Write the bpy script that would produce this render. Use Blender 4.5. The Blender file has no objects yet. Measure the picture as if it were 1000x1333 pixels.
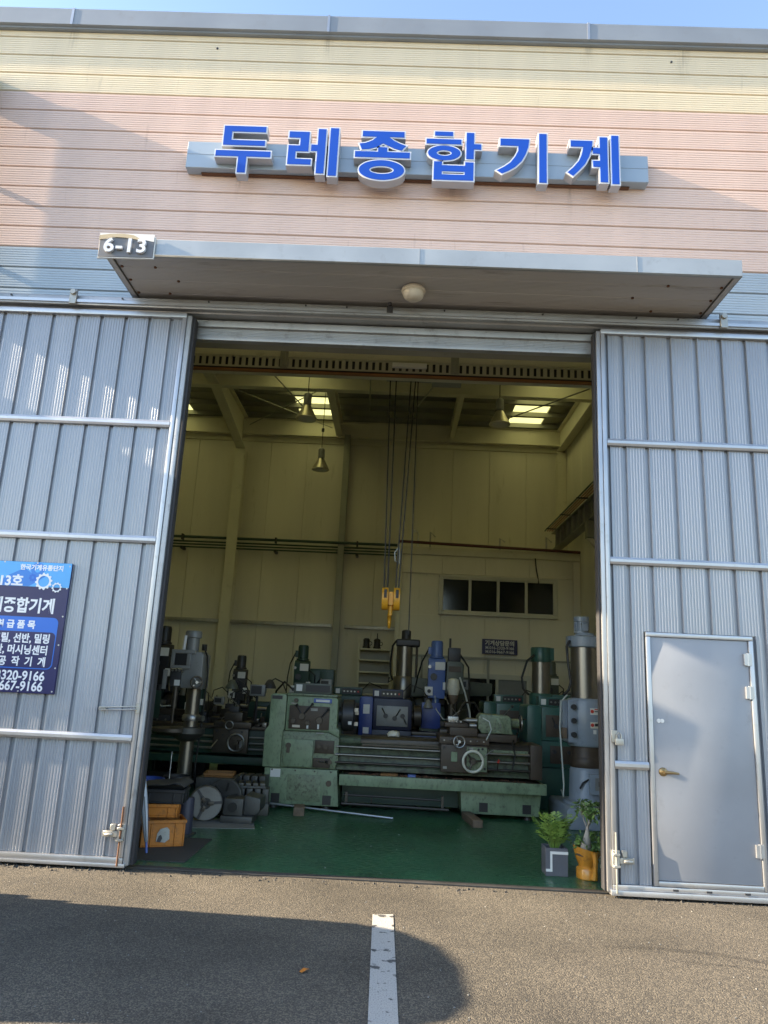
import bpy, bmesh, math, random
from mathutils import Vector, Matrix
from mathutils.geometry import tessellate_polygon
random.seed(7)
sc = bpy.context.scene
COL = sc.collection
R = math.radians

# ---------------------------------------------------------------- camera
CAM_H = 1.58
def cam_axes(p, y, r):
    f = Vector((math.sin(y)*math.cos(p), math.cos(y)*math.cos(p), math.sin(p)))
    rt = Vector((math.cos(y), -math.sin(y), 0)); up = rt.cross(f)
    return math.cos(r)*rt+math.sin(r)*up, -math.sin(r)*rt+math.cos(r)*up, f
cR, cU, cF = cam_axes(R(13.3), R(-1.25), R(2.765))
cd = bpy.data.cameras.new('camera'); cam = bpy.data.objects.new('camera', cd); COL.objects.link(cam)
cam.matrix_world = Matrix(((cR.x, cU.x, -cF.x, 0), (cR.y, cU.y, -cF.y, 0), (cR.z, cU.z, -cF.z, CAM_H), (0, 0, 0, 1)))
cd.sensor_fit = 'HORIZONTAL'; cd.sensor_width = 36; cd.lens = 34.56; cd.clip_start = .05; cd.clip_end = 2000
sc.camera = cam

# ---------------------------------------------------------------- sky, sun, exposure
SUN = Vector((-1.0, -0.069, 0.42)).normalized()          # towards the sun: low, far left, almost along the facade
w = bpy.data.worlds.new('World'); sc.world = w; w.use_nodes = True
nt = w.node_tree; nt.nodes.clear()
sky = nt.nodes.new('ShaderNodeTexSky'); sky.sky_type = 'NISHITA'; sky.sun_disc = False
sky.sun_elevation = math.asin(SUN.z); sky.sun_rotation = math.atan2(SUN.x, SUN.y)
sky.air_density = 1.0; sky.dust_density = 0.9; sky.ozone_density = 0.9; sky.altitude = 50
bg = nt.nodes.new('ShaderNodeBackground'); bg.inputs[1].default_value = 0.115
ow = nt.nodes.new('ShaderNodeOutputWorld')
nt.links.new(sky.outputs[0], bg.inputs[0]); nt.links.new(bg.outputs[0], ow.inputs[0])
sd = bpy.data.lights.new('sun', 'SUN'); sd.energy = 5.0; sd.angle = R(0.53); sd.color = (1, .82, .58)
so = bpy.data.objects.new('sun', sd); COL.objects.link(so); so.location = (-20, -3, 12)
so.rotation_euler = (-SUN).to_track_quat('-Z', 'Y').to_euler()
sc.view_settings.view_transform = 'Standard'; sc.view_settings.look = 'None'
sc.view_settings.exposure = 2.15; sc.view_settings.gamma = 1; sc.view_settings.use_curve_mapping = False
cy = sc.cycles
cy.use_denoising = True; cy.max_bounces = 10; cy.diffuse_bounces = 7; cy.glossy_bounces = 4
cy.transmission_bounces = 6; cy.sample_clamp_indirect = 8; cy.caustics_reflective = False; cy.caustics_refractive = False
try: cy.denoiser = 'OPENIMAGEDENOISE'; cy.denoising_input_passes = 'RGB_ALBEDO_NORMAL'
except Exception: pass

# ---------------------------------------------------------------- materials
MATS = {}
def pm(name, col, rough=.5, metal=0., var=.12, grime=.0, gcol=(.05, .045, .04), gscale=3., bump=0., bscale=60., streak=None, spec=.5, trans=0., coat=0.):
    m = bpy.data.materials.new(name); m.use_nodes = True; n = m.node_tree.nodes; l = m.node_tree.links
    b = n['Principled BSDF']
    tc = n.new('ShaderNodeTexCoord'); mp = n.new('ShaderNodeMapping'); l.new(tc.outputs['Object'], mp.inputs[0])
    if streak: mp.inputs['Scale'].default_value = streak
    ns = n.new('ShaderNodeTexNoise'); ns.inputs['Scale'].default_value = gscale*.6; ns.inputs['Detail'].default_value = 6
    l.new(mp.outputs[0], ns.inputs[0])
    mr = n.new('ShaderNodeMapRange'); mr.inputs[1].default_value = .3; mr.inputs[2].default_value = .7
    mr.inputs[3].default_value = 1-var; mr.inputs[4].default_value = 1+var*.6
    l.new(ns.outputs[0], mr.inputs[0])
    mx = n.new('ShaderNodeMix'); mx.data_type = 'RGBA'; mx.blend_type = 'MULTIPLY'; mx.inputs[0].default_value = 1
    mx.inputs[6].default_value = (*col, 1); l.new(mr.outputs[0], mx.inputs[7])
    out = mx.outputs[2]
    if grime > 0:
        g = n.new('ShaderNodeTexNoise'); g.inputs['Scale'].default_value = gscale*2.3; g.inputs['Detail'].default_value = 9; g.inputs['Roughness'].default_value = .68
        l.new(mp.outputs[0], g.inputs[0])
        gr = n.new('ShaderNodeMapRange'); gr.inputs[1].default_value = .62-grime*.22; gr.inputs[2].default_value = .74-grime*.12
        gr.inputs[3].default_value = 0; gr.inputs[4].default_value = min(1, .35+grime*.7)
        l.new(g.outputs[0], gr.inputs[0])
        m2 = n.new('ShaderNodeMix'); m2.data_type = 'RGBA'; l.new(gr.outputs[0], m2.inputs[0]); l.new(out, m2.inputs[6]); m2.inputs[7].default_value = (*gcol, 1)
        out = m2.outputs[2]
    l.new(out, b.inputs['Base Color'])
    rr = n.new('ShaderNodeMapRange'); rr.inputs[3].default_value = max(.03, rough-.1); rr.inputs[4].default_value = min(1, rough+.12)
    l.new(ns.outputs[0], rr.inputs[0]); l.new(rr.outputs[0], b.inputs['Roughness'])
    b.inputs['Metallic'].default_value = metal; b.inputs['Specular IOR Level'].default_value = spec
    b.inputs['Transmission Weight'].default_value = trans; b.inputs['Coat Weight'].default_value = coat
    if bump > 0:
        bn = n.new('ShaderNodeTexNoise'); bn.inputs['Scale'].default_value = bscale; bn.inputs['Detail'].default_value = 4
        l.new(mp.outputs[0], bn.inputs[0])
        bp_ = n.new('ShaderNodeBump'); bp_.inputs['Strength'].default_value = bump; bp_.inputs['Distance'].default_value = .01
        l.new(bn.outputs[0], bp_.inputs['Height']); l.new(bp_.outputs[0], b.inputs['Normal'])
    MATS[name] = m
    return m

# facade and doors
ST = (.9, .9, .12)
pm('yellow_cladding', (.80, .69, .50), .42, 0, .06, .04, (.34, .30, .20), 2.5, streak=(2.2, 1, .25))
pm('pink_cladding', (.75, .56, .475), .42, 0, .06, .04, (.36, .24, .19), 2.5, streak=(2.2, 1, .25))
pm('blue_cladding', (.40, .46, .51), .38, .15, .06, .04, (.3, .32, .33), 2.5, streak=(2.2, 1, .25))
pm('coping_metal', (.27, .30, .34), .5, .2, .14, .25, (.24, .25, .26), 2., bump=.05, bscale=3)
pm('door_sheet', (.335, .36, .405), .34, .3, .1, .12, (.22, .23, .24), 2.2, streak=(3, 1, .3), bump=.22, bscale=2.2)
pm('aluminium', (.50, .51, .53), .36, .75, .1, .2, (.35, .34, .32), 5)
pm('aluminium_dull', (.42, .44, .46), .5, .6, .15, .3, (.2, .2, .2), 4)
pm('door_slab', (.285, .305, .345), .40, .1, .12, .16, (.20, .21, .22), 2.6, bump=.10, bscale=2.5)
pm('dark_gasket', (.035, .035, .04), .7, 0, .2)
pm('soffit', (.53, .53, .535), .5, .15, .12, .2, (.17, .15, .13), 2, streak=(.3, 2, 2))
pm('fascia', (.40, .43, .45), .42, .35, .15, .25, (.28, .29, .3), 3)
pm('sign_box', (.36, .43, .50), .45, .3, .08, .1, (.25, .27, .3), 2)
pm('sign_white', (.74, .75, .78), .4, .15, .06)
pm('sign_blue', (.008, .075, .48), .38, 0, .06, spec=.4)
pm('sign_side', (.46, .48, .52), .4, .4, .12)
pm('tray_orange', (.24, .11, .03), .6, 0, .25, .3, (.08, .05, .03), 6)
pm('machine_blue_dark', (.012, .016, .05), .4, 0, .15)
pm('grating_grey', (.50, .48, .38), .5, .1, .12)
pm('drum_dark', (.045, .045, .07), .5, .1, .2)
pm('chuck_steel', (.19, .187, .18), .45, .5, .25, .35, (.12, .11, .10), 7)
pm('plate_grey', (.15, .155, .17), .5, 0, .1)
pm('lamp_glass', (.72, .68, .60), .35, 0, .06, .2, (.4, .36, .3), 6)
pm('white_paint', (.78, .77, .74), .5, 0, .06)
pm('torn_tape', (.52, .43, .29), .7, 0, .25)
pm('brass', (.35, .25, .12), .38, .85, .2)
pm('rust', (.16, .075, .04), .8, .1, .3)
pm('galv_steel', (.45, .44, .40), .45, .7, .2, .3, (.25, .2, .14), 8)
pm('banner_navy', (.016, .016, .095), .35, 0, .05)
pm('banner_blue', (.02, .15, .62), .35, 0, .05)
pm('banner_cyan', (.10, .42, .86), .35, 0, .12)
pm('banner_cyan_deep', (.035, .22, .68), .35, 0, .08)
pm('print_white', (.80, .82, .86), .4, 0, .02)
# interior
pm('cream_panel', (.70, .665, .55), .55, 0, .1, .1, (.33, .30, .19), 1.2, streak=(2, 2, .3))
pm('cream_steel', (.66, .63, .49), .5, 0, .1, .12, (.33, .3, .2), 2)
pm('grey_steel', (.32, .32, .27), .5, .2, .12, .2, (.18, .17, .14), 3)
pm('roof_sheet', (.30, .30, .24), .5, .1, .15)
pm('dark_steel', (.055, .055, .06), .45, .4, .25, .2, (.03, .03, .03), 6)
pm('bare_steel', (.34, .335, .32), .36, .85, .2, .3, (.12, .10, .08), 8)
pm('column_steel', (.24, .225, .20), .32, .85, .15, .25, (.10, .085, .07), 5, streak=(4, 4, .4))
pm('oily_steel', (.075, .064, .053), .4, .5, .25, .3, (.04, .035, .03), 8)
pm('machine_green', (.225, .30, .185), .40, 0, .2, .45, (.05, .045, .035), 11, bump=.04, bscale=30, streak=(1, 1, .55))
pm('machine_green_worn', (.21, .265, .165), .42, 0, .25, .65, (.055, .047, .035), 12, bump=.05, bscale=30)
pm('bed_green', (.12, .155, .10), .45, 0, .3, .75, (.03, .027, .022), 4)
pm('machine_teal', (.042, .118, .098), .32, 0, .12, .2, (.02, .03, .03), 5)
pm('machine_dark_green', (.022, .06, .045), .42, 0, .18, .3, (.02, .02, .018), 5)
pm('machine_olive', (.09, .105, .085), .45, 0, .15, .3, (.04, .04, .035), 6)
pm('machine_blue', (.022, .05, .24), .35, 0, .1, .2, (.02, .025, .06), 5)
pm('machine_light_blue', (.10, .17, .42), .35, 0, .1, .2, (.06, .07, .12), 6)
pm('machine_grey_blue', (.27, .315, .375), .32, 0, .1, .16, (.14, .16, .19), 4)
pm('machine_grey', (.24, .245, .24), .4, .1, .12, .25, (.12, .12, .11), 6)
pm('brown_plate', (.07, .05, .035), .5, .1, .25, .35, (.04, .035, .03), 8)
pm('black_plastic', (.02, .02, .022), .45, 0, .2)
pm('cable_black', (.015, .015, .015), .5, 0, .1)
pm('cable_white', (.5, .53, .5), .5, 0, .1)
pm('label_dirty', (.40, .39, .35), .6, 0, .3, .4, (.15, .13, .1), 14)
pm('label_white', (.72, .72, .70), .5, 0, .08)
pm('label_red', (.55, .06, .04), .5, 0, .08)
pm('label_blue', (.08, .14, .42), .4, 0, .15)
pm('ivory', (.68, .66, .55), .35, 0, .08, .2, (.3, .27, .2), 9)
pm('hook_yellow', (.72, .34, .02), .38, 0, .15, .3, (.22, .13, .02), 7)
pm('crane_orange', (.30, .13, .05), .5, 0, .2)
pm('conductor_orange', (.36, .16, .07), .5, 0, .2)
pm('pipe_green', (.035, .07, .055), .5, .1, .2)
pm('pipe_red', (.09, .022, .02), .5, .1, .2)
pm('window_frame', (.56, .55, .48), .45, 0, .08)
pm('lamp_reflector', (.72, .66, .50), .38, .8, .15, .25, (.3, .25, .15), 8)
pm('crate_orange', (.50, .175, .022), .5, 0, .25, .55, (.20, .085, .03), 6)
pm('pail_blue', (.03, .07, .30), .4, 0, .1)
pm('wood', (.18, .13, .09), .75, 0, .3, .3, (.07, .05, .04), 6, bump=.1, bscale=25, streak=(6, 1, 6))
pm('cardboard', (.20, .20, .19), .8, 0, .2, .3, (.09, .09, .085), 4)
pm('rubber_mat', (.05, .048, .045), .8, 0, .25, .2, (.09, .085, .08), 5, bump=.08, bscale=40)
pm('cast_iron', (.10, .10, .095), .5, .6, .25, .35, (.06, .05, .045), 8, bump=.08, bscale=40)
pm('umbrella_film', (.52, .56, .62), .3, 0, .1)
pm('pot_grey', (.10, .105, .125), .55, 0, .12, .1, (.2, .2, .2), 6)
pm('pot_amber', (.50, .23, .03), .22, 0, .3, .4, (.14, .06, .015), 5, coat=.4)
pm('soil', (.05, .035, .025), .9, 0, .4, bump=.4, bscale=60)
pm('palm_leaf', (.16, .27, .05), .45, 0, .5, .3, (.30, .32, .08), 16)  # yellow patches put sunlit variation into the frond colour
pm('ficus_leaf', (.10, .19, .05), .4, 0, .5, .3, (.24, .30, .09), 18)  # paler yellow-green mix paints sunlit variation into the leaves
pm('pale_leaf', (.30, .42, .34), .5, 0, .25)
pm('bark_grey', (.33, .31, .27), .75, 0, .2, .3, (.18, .16, .13), 9, bump=.2, bscale=30)
pm('truck_white', (.70, .71, .73), .28, 0, .05, coat=.5)
pm('truck_bed_blue', (.06, .12, .30), .4, 0, .12)
pm('tyre', (.02, .02, .021), .8, 0, .2)
pm('dark_glass', (.012, .016, .018), .06, 0, .1, spec=.6)
pm('threshold', (.075, .07, .065), .7, .2, .3, .3, (.03, .03, .03), 6, bump=.15, bscale=30)

def special_mats():
    # asphalt: pale dusty aggregate in a dark binder
    m = bpy.data.materials.new('asphalt'); m.use_nodes = True; n = m.node_tree.nodes; l = m.node_tree.links; b = n['Principled BSDF']
    tc = n.new('ShaderNodeTexCoord')
    v = n.new('ShaderNodeTexVoronoi'); v.inputs['Scale'].default_value = 130; l.new(tc.outputs['Object'], v.inputs[0])
    f = n.new('ShaderNodeTexNoise'); f.inputs['Scale'].default_value = 150; f.inputs['Detail'].default_value = 3; l.new(tc.outputs['Object'], f.inputs[0])
    big = n.new('ShaderNodeTexNoise'); big.inputs['Scale'].default_value = .9; big.inputs['Detail'].default_value = 7; l.new(tc.outputs['Object'], big.inputs[0])
    cr = n.new('ShaderNodeValToRGB'); e = cr.color_ramp.elements
    e[0].position = .25; e[0].color = (.058, .052, .043, 1); e[1].position = .9; e[1].color = (.165, .142, .108, 1)
    x = cr.color_ramp.elements.new(.6); x.color = (.098, .086, .068, 1)
    sp = n.new('ShaderNodeSeparateColor'); l.new(v.outputs['Color'], sp.inputs[0]); l.new(sp.outputs[0], cr.inputs[0])
    mr = n.new('ShaderNodeMapRange'); mr.inputs[1].default_value = .3; mr.inputs[2].default_value = .7; mr.inputs[3].default_value = .68; mr.inputs[4].default_value = 1.28
    l.new(big.outputs[0], mr.inputs[0])
    mx = n.new('ShaderNodeMix'); mx.data_type = 'RGBA'; mx.blend_type = 'MULTIPLY'; mx.inputs[0].default_value = 1
    l.new(cr.outputs[0], mx.inputs[6]); l.new(mr.outputs[0], mx.inputs[7])
    oi = n.new('ShaderNodeTexNoise'); oi.inputs['Scale'].default_value = 2.1; oi.inputs['Detail'].default_value = 10; oi.inputs['Roughness'].default_value = .7; oi.inputs['Distortion'].default_value = .6; l.new(tc.outputs['Object'], oi.inputs[0])
    orr = n.new('ShaderNodeMapRange'); orr.inputs[1].default_value = .58; orr.inputs[2].default_value = .72; orr.inputs[4].default_value = .55; l.new(oi.outputs[0], orr.inputs[0])
    om_ = n.new('ShaderNodeMix'); om_.data_type = 'RGBA'; l.new(orr.outputs[0], om_.inputs[0]); l.new(mx.outputs[2], om_.inputs[6]); om_.inputs[7].default_value = (.045, .042, .038, 1)
    l.new(om_.outputs[2], b.inputs['Base Color'])
    b.inputs['Roughness'].default_value = .85
    ad = n.new('ShaderNodeMath'); ad.operation = 'ADD'; l.new(v.outputs['Distance'], ad.inputs[0]); l.new(f.outputs[0], ad.inputs[1])
    bp_ = n.new('ShaderNodeBump'); bp_.inputs['Strength'].default_value = .75; bp_.inputs['Distance'].default_value = .006
    bp_.invert = True
    l.new(ad.outputs[0], bp_.inputs['Height']); l.new(bp_.outputs[0], b.inputs['Normal'])
    MATS['asphalt'] = m
    # worn white road paint
    m = bpy.data.materials.new('road_paint'); m.use_nodes = True; n = m.node_tree.nodes; l = m.node_tree.links; b = n['Principled BSDF']
    tc = n.new('ShaderNodeTexCoord')
    a = n.new('ShaderNodeTexNoise'); a.inputs['Scale'].default_value = 9; a.inputs['Detail'].default_value = 8; a.inputs['Roughness'].default_value = .6; l.new(tc.outputs['Object'], a.inputs[0])
    r = n.new('ShaderNodeMapRange'); r.inputs[1].default_value = .575; r.inputs[2].default_value = .61; l.new(a.outputs[0], r.inputs[0])
    s2 = n.new('ShaderNodeTexNoise'); s2.inputs['Scale'].default_value = 120; l.new(tc.outputs['Object'], s2.inputs[0])
    r2 = n.new('ShaderNodeMapRange'); r2.inputs[1].default_value = .3; r2.inputs[2].default_value = .5; r2.inputs[3].default_value = .55; r2.inputs[4].default_value = 1; l.new(s2.outputs[0], r2.inputs[0])
    mx = n.new('ShaderNodeMix'); mx.data_type = 'RGBA'; mx.inputs[6].default_value = (.46, .445, .415, 1); mx.inputs[7].default_value = (.09, .09, .09, 1); l.new(r.outputs[0], mx.inputs[0])
    m3 = n.new('ShaderNodeMix'); m3.data_type = 'RGBA'; m3.blend_type = 'MULTIPLY'; m3.inputs[0].default_value = 1; l.new(mx.outputs[2], m3.inputs[6]); l.new(r2.outputs[0], m3.inputs[7])
    l.new(m3.outputs[2], b.inputs['Base Color']); b.inputs['Roughness'].default_value = .75
    bp_ = n.new('ShaderNodeBump'); bp_.inputs['Strength'].default_value = .5; bp_.inputs['Distance'].default_value = .004; l.new(s2.outputs[0], bp_.inputs['Height']); l.new(bp_.outputs[0], b.inputs['Normal'])
    MATS['road_paint'] = m
    # green epoxy floor with dust and scuffs
    m = bpy.data.materials.new('green_floor'); m.use_nodes = True; n = m.node_tree.nodes; l = m.node_tree.links; b = n['Principled BSDF']
    tc = n.new('ShaderNodeTexCoord')
    a = n.new('ShaderNodeTexNoise'); a.inputs['Scale'].default_value = 1.3; a.inputs['Detail'].default_value = 8; a.inputs['Roughness'].default_value = .65; l.new(tc.outputs['Object'], a.inputs[0])
    cr = n.new('ShaderNodeValToRGB'); e = cr.color_ramp.elements
    e[0].position = .3; e[0].color = (.017, .07, .034, 1); e[1].position = .75; e[1].color = (.042, .17, .076, 1); l.new(a.outputs[0], cr.inputs[0])
    mp = n.new('ShaderNodeMapping'); mp.inputs['Scale'].default_value = (2, 9, 1); mp.inputs['Rotation'].default_value = (0, 0, .5); l.new(tc.outputs['Object'], mp.inputs[0])
    s2 = n.new('ShaderNodeTexNoise'); s2.inputs['Scale'].default_value = 6; s2.inputs['Detail'].default_value = 10; s2.inputs['Roughness'].default_value = .75; l.new(mp.outputs[0], s2.inputs[0])
    r = n.new('ShaderNodeMapRange'); r.inputs[1].default_value = .60; r.inputs[2].default_value = .78; r.inputs[4].default_value = .5; l.new(s2.outputs[0], r.inputs[0])
    mx = n.new('ShaderNodeMix'); mx.data_type = 'RGBA'; l.new(r.outputs[0], mx.inputs[0]); l.new(cr.outputs[0], mx.inputs[6]); mx.inputs[7].default_value = (.16, .18, .15, 1)
    l.new(mx.outputs[2], b.inputs['Base Color'])
    rr = n.new('ShaderNodeMapRange'); rr.inputs[1].default_value = .3; rr.inputs[2].default_value = .75; rr.inputs[3].default_value = .16; rr.inputs[4].default_value = .5; l.new(s2.outputs[0], rr.inputs[0]); l.new(rr.outputs[0], b.inputs['Roughness'])
    MATS['green_floor'] = m
    # translucent fibreglass roof light
    m = bpy.data.materials.new('roof_light'); m.use_nodes = True; n = m.node_tree.nodes; l = m.node_tree.links
    n.remove(n['Principled BSDF']); t = n.new('ShaderNodeBsdfTranslucent'); t.inputs[0].default_value = (.80, .78, .42, 1)
    tc = n.new('ShaderNodeTexCoord'); nz = n.new('ShaderNodeTexNoise'); nz.inputs['Scale'].default_value = 2; l.new(tc.outputs['Object'], nz.inputs[0])
    cr = n.new('ShaderNodeValToRGB'); cr.color_ramp.elements[0].color = (.35, .36, .14, 1); cr.color_ramp.elements[1].color = (.46, .46, .21, 1); l.new(nz.outputs[0], cr.inputs[0]); l.new(cr.outputs[0], t.inputs[0])
    l.new(t.outputs[0], n['Material Output'].inputs[0]); MATS['roof_light'] = m
    # dark tyre scuff: thin rubber film, broken up
    m = bpy.data.materials.new('tyre_scuff'); m.use_nodes = True; n = m.node_tree.nodes; l = m.node_tree.links; b = n['Principled BSDF']
    b.inputs['Base Color'].default_value = (.03, .03, .03, 1); b.inputs['Roughness'].default_value = .8
    tc = n.new('ShaderNodeTexCoord'); mp = n.new('ShaderNodeMapping'); mp.inputs['Scale'].default_value = (3, 14, 1); l.new(tc.outputs['Object'], mp.inputs[0])
    a = n.new('ShaderNodeTexNoise'); a.inputs['Scale'].default_value = 5; a.inputs['Detail'].default_value = 9; a.inputs['Roughness'].default_value = .75; l.new(mp.outputs[0], a.inputs[0])
    r = n.new('ShaderNodeMapRange'); r.inputs[1].default_value = .42; r.inputs[2].default_value = .7; r.inputs[3].default_value = 0; r.inputs[4].default_value = .6; l.new(a.outputs[0], r.inputs[0]); l.new(r.outputs[0], b.inputs['Alpha'])
    MATS['tyre_scuff'] = m
    for nm, col, mx_ in (('rust_streak', (.22, .10, .04, 1), .45), ('drip_stain', (.10, .09, .08, 1), .4)):
        m = bpy.data.materials.new(nm); m.use_nodes = True; n = m.node_tree.nodes; l = m.node_tree.links; b = n['Principled BSDF']
        b.inputs['Base Color'].default_value = col; b.inputs['Roughness'].default_value = .8
        tc = n.new('ShaderNodeTexCoord'); mp = n.new('ShaderNodeMapping'); mp.inputs['Scale'].default_value = (22, 1, 1.6); l.new(tc.outputs['Object'], mp.inputs[0])
        a = n.new('ShaderNodeTexNoise'); a.inputs['Scale'].default_value = 2; a.inputs['Detail'].default_value = 6; l.new(mp.outputs[0], a.inputs[0])
        sx = n.new('ShaderNodeSeparateXYZ'); l.new(tc.outputs['Generated'], sx.inputs[0])
        def mth(op, p, q=None):
            k = n.new('ShaderNodeMath'); k.operation = op
            for i_, v_ in enumerate((p, q)):
                if v_ is None: continue
                if isinstance(v_, (int, float)): k.inputs[i_].default_value = v_
                else: l.new(v_, k.inputs[i_])
            return k.outputs[0]
        side = mth('SUBTRACT', 1, mth('ABSOLUTE', mth('MULTIPLY', mth('SUBTRACT', sx.outputs[0], .5), 2)))
        r = n.new('ShaderNodeMapRange'); r.inputs[1].default_value = .4; r.inputs[2].default_value = .7; r.inputs[4].default_value = mx_; l.new(a.outputs[0], r.inputs[0])
        l.new(mth('MULTIPLY', mth('MULTIPLY', r.outputs[0], side), mth('POWER', sx.outputs[2], 1.3)), b.inputs['Alpha']); MATS[nm] = m
special_mats()

# ---------------------------------------------------------------- helpers
def thing(name, label, cat, loc=(0, 0, 0), rz=0., group=None):
    o = bpy.data.objects.new(name, None); COL.objects.link(o); o.location = loc; o.rotation_euler = (0, 0, rz)
    o.empty_display_size = .1; o['label'] = label; o['category'] = cat
    if group: o['group'] = group
    return o
def tag(o, label=None, cat=None, group=None, kind=None):
    if label: o['label'] = label
    if cat: o['category'] = cat
    if group: o['group'] = group
    if kind: o['kind'] = kind
    return o
def root_of(o):
    while o.parent: o = o.parent
    return o
class B:
    """collects faces; coordinates are world ones unless local=True (then relative to the thing)."""
    def __init__(s, m=None): s.v = []; s.f = []; s.m = m
    def add(s, vs, fs):
        k = len(s.v)
        s.v += [s.m @ Vector(p) if s.m else Vector(p) for p in vs]; s.f += [[i+k for i in f] for f in fs]; return s
    def box(s, x0, x1, y0, y1, z0, z1):
        return s.add([(x0, y0, z0), (x1, y0, z0), (x1, y1, z0), (x0, y1, z0), (x0, y0, z1), (x1, y0, z1), (x1, y1, z1), (x0, y1, z1)],
                     [(3, 2, 1, 0), (4, 5, 6, 7), (0, 1, 5, 4), (1, 2, 6, 5), (2, 3, 7, 6), (3, 0, 4, 7)])
    def cbox(s, c, d): return s.box(c[0]-d[0]/2, c[0]+d[0]/2, c[1]-d[1]/2, c[1]+d[1]/2, c[2]-d[2]/2, c[2]+d[2]/2)
    def cyl(s, p0, p1, r0, r1=None, n=16, caps=True):
        r1 = r0 if r1 is None else r1; p0 = Vector(p0); p1 = Vector(p1); d = (p1-p0).normalized()
        a = d.orthogonal().normalized(); b = d.cross(a); vs = []
        for p, r in ((p0, r0), (p1, r1)):
            for i in range(n):
                t = 2*math.pi*i/n; vs.append(p+a*(r*math.cos(t))+b*(r*math.sin(t)))
        fs = [(i, (i+1) % n, n+(i+1) % n, n+i) for i in range(n)]
        if caps: fs += [tuple(range(n-1, -1, -1)), tuple(range(n, 2*n))]
        return s.add(vs, fs)
    def tube(s, pts, r, n=8, closed=False):
        pts = [Vector(p) for p in pts]; N = len(pts); vs = []; prev = None
        for i, p in enumerate(pts):
            q0 = pts[i-1] if (i or closed) else p; q1 = pts[(i+1) % N] if (i < N-1 or closed) else p
            d = (q1-q0).normalized()
            a = d.orthogonal().normalized() if prev is None else (prev-d*prev.dot(d)).normalized()
            prev = a; b = d.cross(a); rr = r[i] if isinstance(r, (list, tuple)) else r
            for k in range(n):
                t = 2*math.pi*k/n; vs.append(p+a*(rr*math.cos(t))+b*(rr*math.sin(t)))
        fs = []
        for i in range(N if closed else N-1):
            j = (i+1) % N
            for k in range(n): fs.append((i*n+k, i*n+(k+1) % n, j*n+(k+1) % n, j*n+k))
        if not closed: fs += [tuple(range(n-1, -1, -1)), tuple(range((N-1)*n, N*n))]
        return s.add(vs, fs)
    def ring(s, c, ax, Rr, r, n=28, k=8):
        ax = Vector(ax).normalized(); a = ax.orthogonal().normalized(); b = ax.cross(a); c = Vector(c)
        return s.tube([c+a*(Rr*math.cos(2*math.pi*i/n))+b*(Rr*math.sin(2*math.pi*i/n)) for i in range(n)], r, k, True)
    def prism(s, poly, axis, a, b):
        """poly: 2D points; axis x -> (y,z), y -> (x,z), z -> (x,y)."""
        def p3(p, t): return (t, p[0], p[1]) if axis == 'x' else (p[0], t, p[1]) if axis == 'y' else (p[0], p[1], t)
        n = len(poly); vs = [p3(p, a) for p in poly]+[p3(p, b) for p in poly]
        fs = [(i, (i+1) % n, n+(i+1) % n, n+i) for i in range(n)]
        tri = tessellate_polygon([[Vector((p[0], p[1], 0)) for p in poly]]) if n > 4 else [tuple(range(n))]
        fs += [tuple(reversed(t)) for t in tri]+[tuple(i+n for i in t) for t in tri]
        return s.add(vs, fs)
    def lathe(s, prof, c=(0, 0, 0), n=24, ax='z'):
        vs = []; c = Vector(c)
        for r, h in prof:
            for i in range(n):
                t = 2*math.pi*i/n; q = (r*math.cos(t), r*math.sin(t), h)
                if ax == 'x': q = (q[2], q[0], q[1])
                if ax == 'y': q = (q[0], q[2], q[1])
                vs.append(c+Vector(q))
        fs = []
        for j in range(len(prof)-1):
            for i in range(n): fs.append((j*n+i, j*n+(i+1) % n, (j+1)*n+(i+1) % n, (j+1)*n+i))
        fs += [tuple(range(n-1, -1, -1)), tuple(range((len(prof)-1)*n, len(prof)*n))]
        return s.add(vs, fs)
    def done(s, name, mat, parent=None, bevel=0., seg=2, local=False, smooth=True, sharp=38):
        off = Vector((0, 0, 0))
        if parent is not None:
            if not local: off = root_of(parent).location.copy()
        else:
            xs = [v.x for v in s.v]; ys = [v.y for v in s.v]; zs = [v.z for v in s.v]
            off = Vector(((min(xs)+max(xs))/2, (min(ys)+max(ys))/2, min(zs)))
        me = bpy.data.meshes.new(name); me.from_pydata([tuple(v-off) for v in s.v], [], s.f)
        bm = bmesh.new(); bm.from_mesh(me)
        bmesh.ops.recalc_face_normals(bm, faces=bm.faces)
        if bevel > 0:
            ed = [e for e in bm.edges if len(e.link_faces) == 2 and e.calc_face_angle(0) > .6]
            bmesh.ops.bevel(bm, geom=ed, offset=bevel, segments=seg, profile=.6, affect='EDGES', clamp_overlap=True)
        bm.to_mesh(me); bm.free()
        if smooth:
            me.polygons.foreach_set('use_smooth', [True]*len(me.polygons)); me.set_sharp_from_angle(angle=R(sharp))
        me.materials.append(MATS[mat])
        o = bpy.data.objects.new(name, me); COL.objects.link(o)
        if parent is not None: o.parent = parent
        else: o.location = off
        return o
def copy_tree(o, parent=None):
    c = o.copy(); COL.objects.link(c); c.parent = parent
    for ch in list(o.children): copy_tree(ch, c)
    return c
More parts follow.
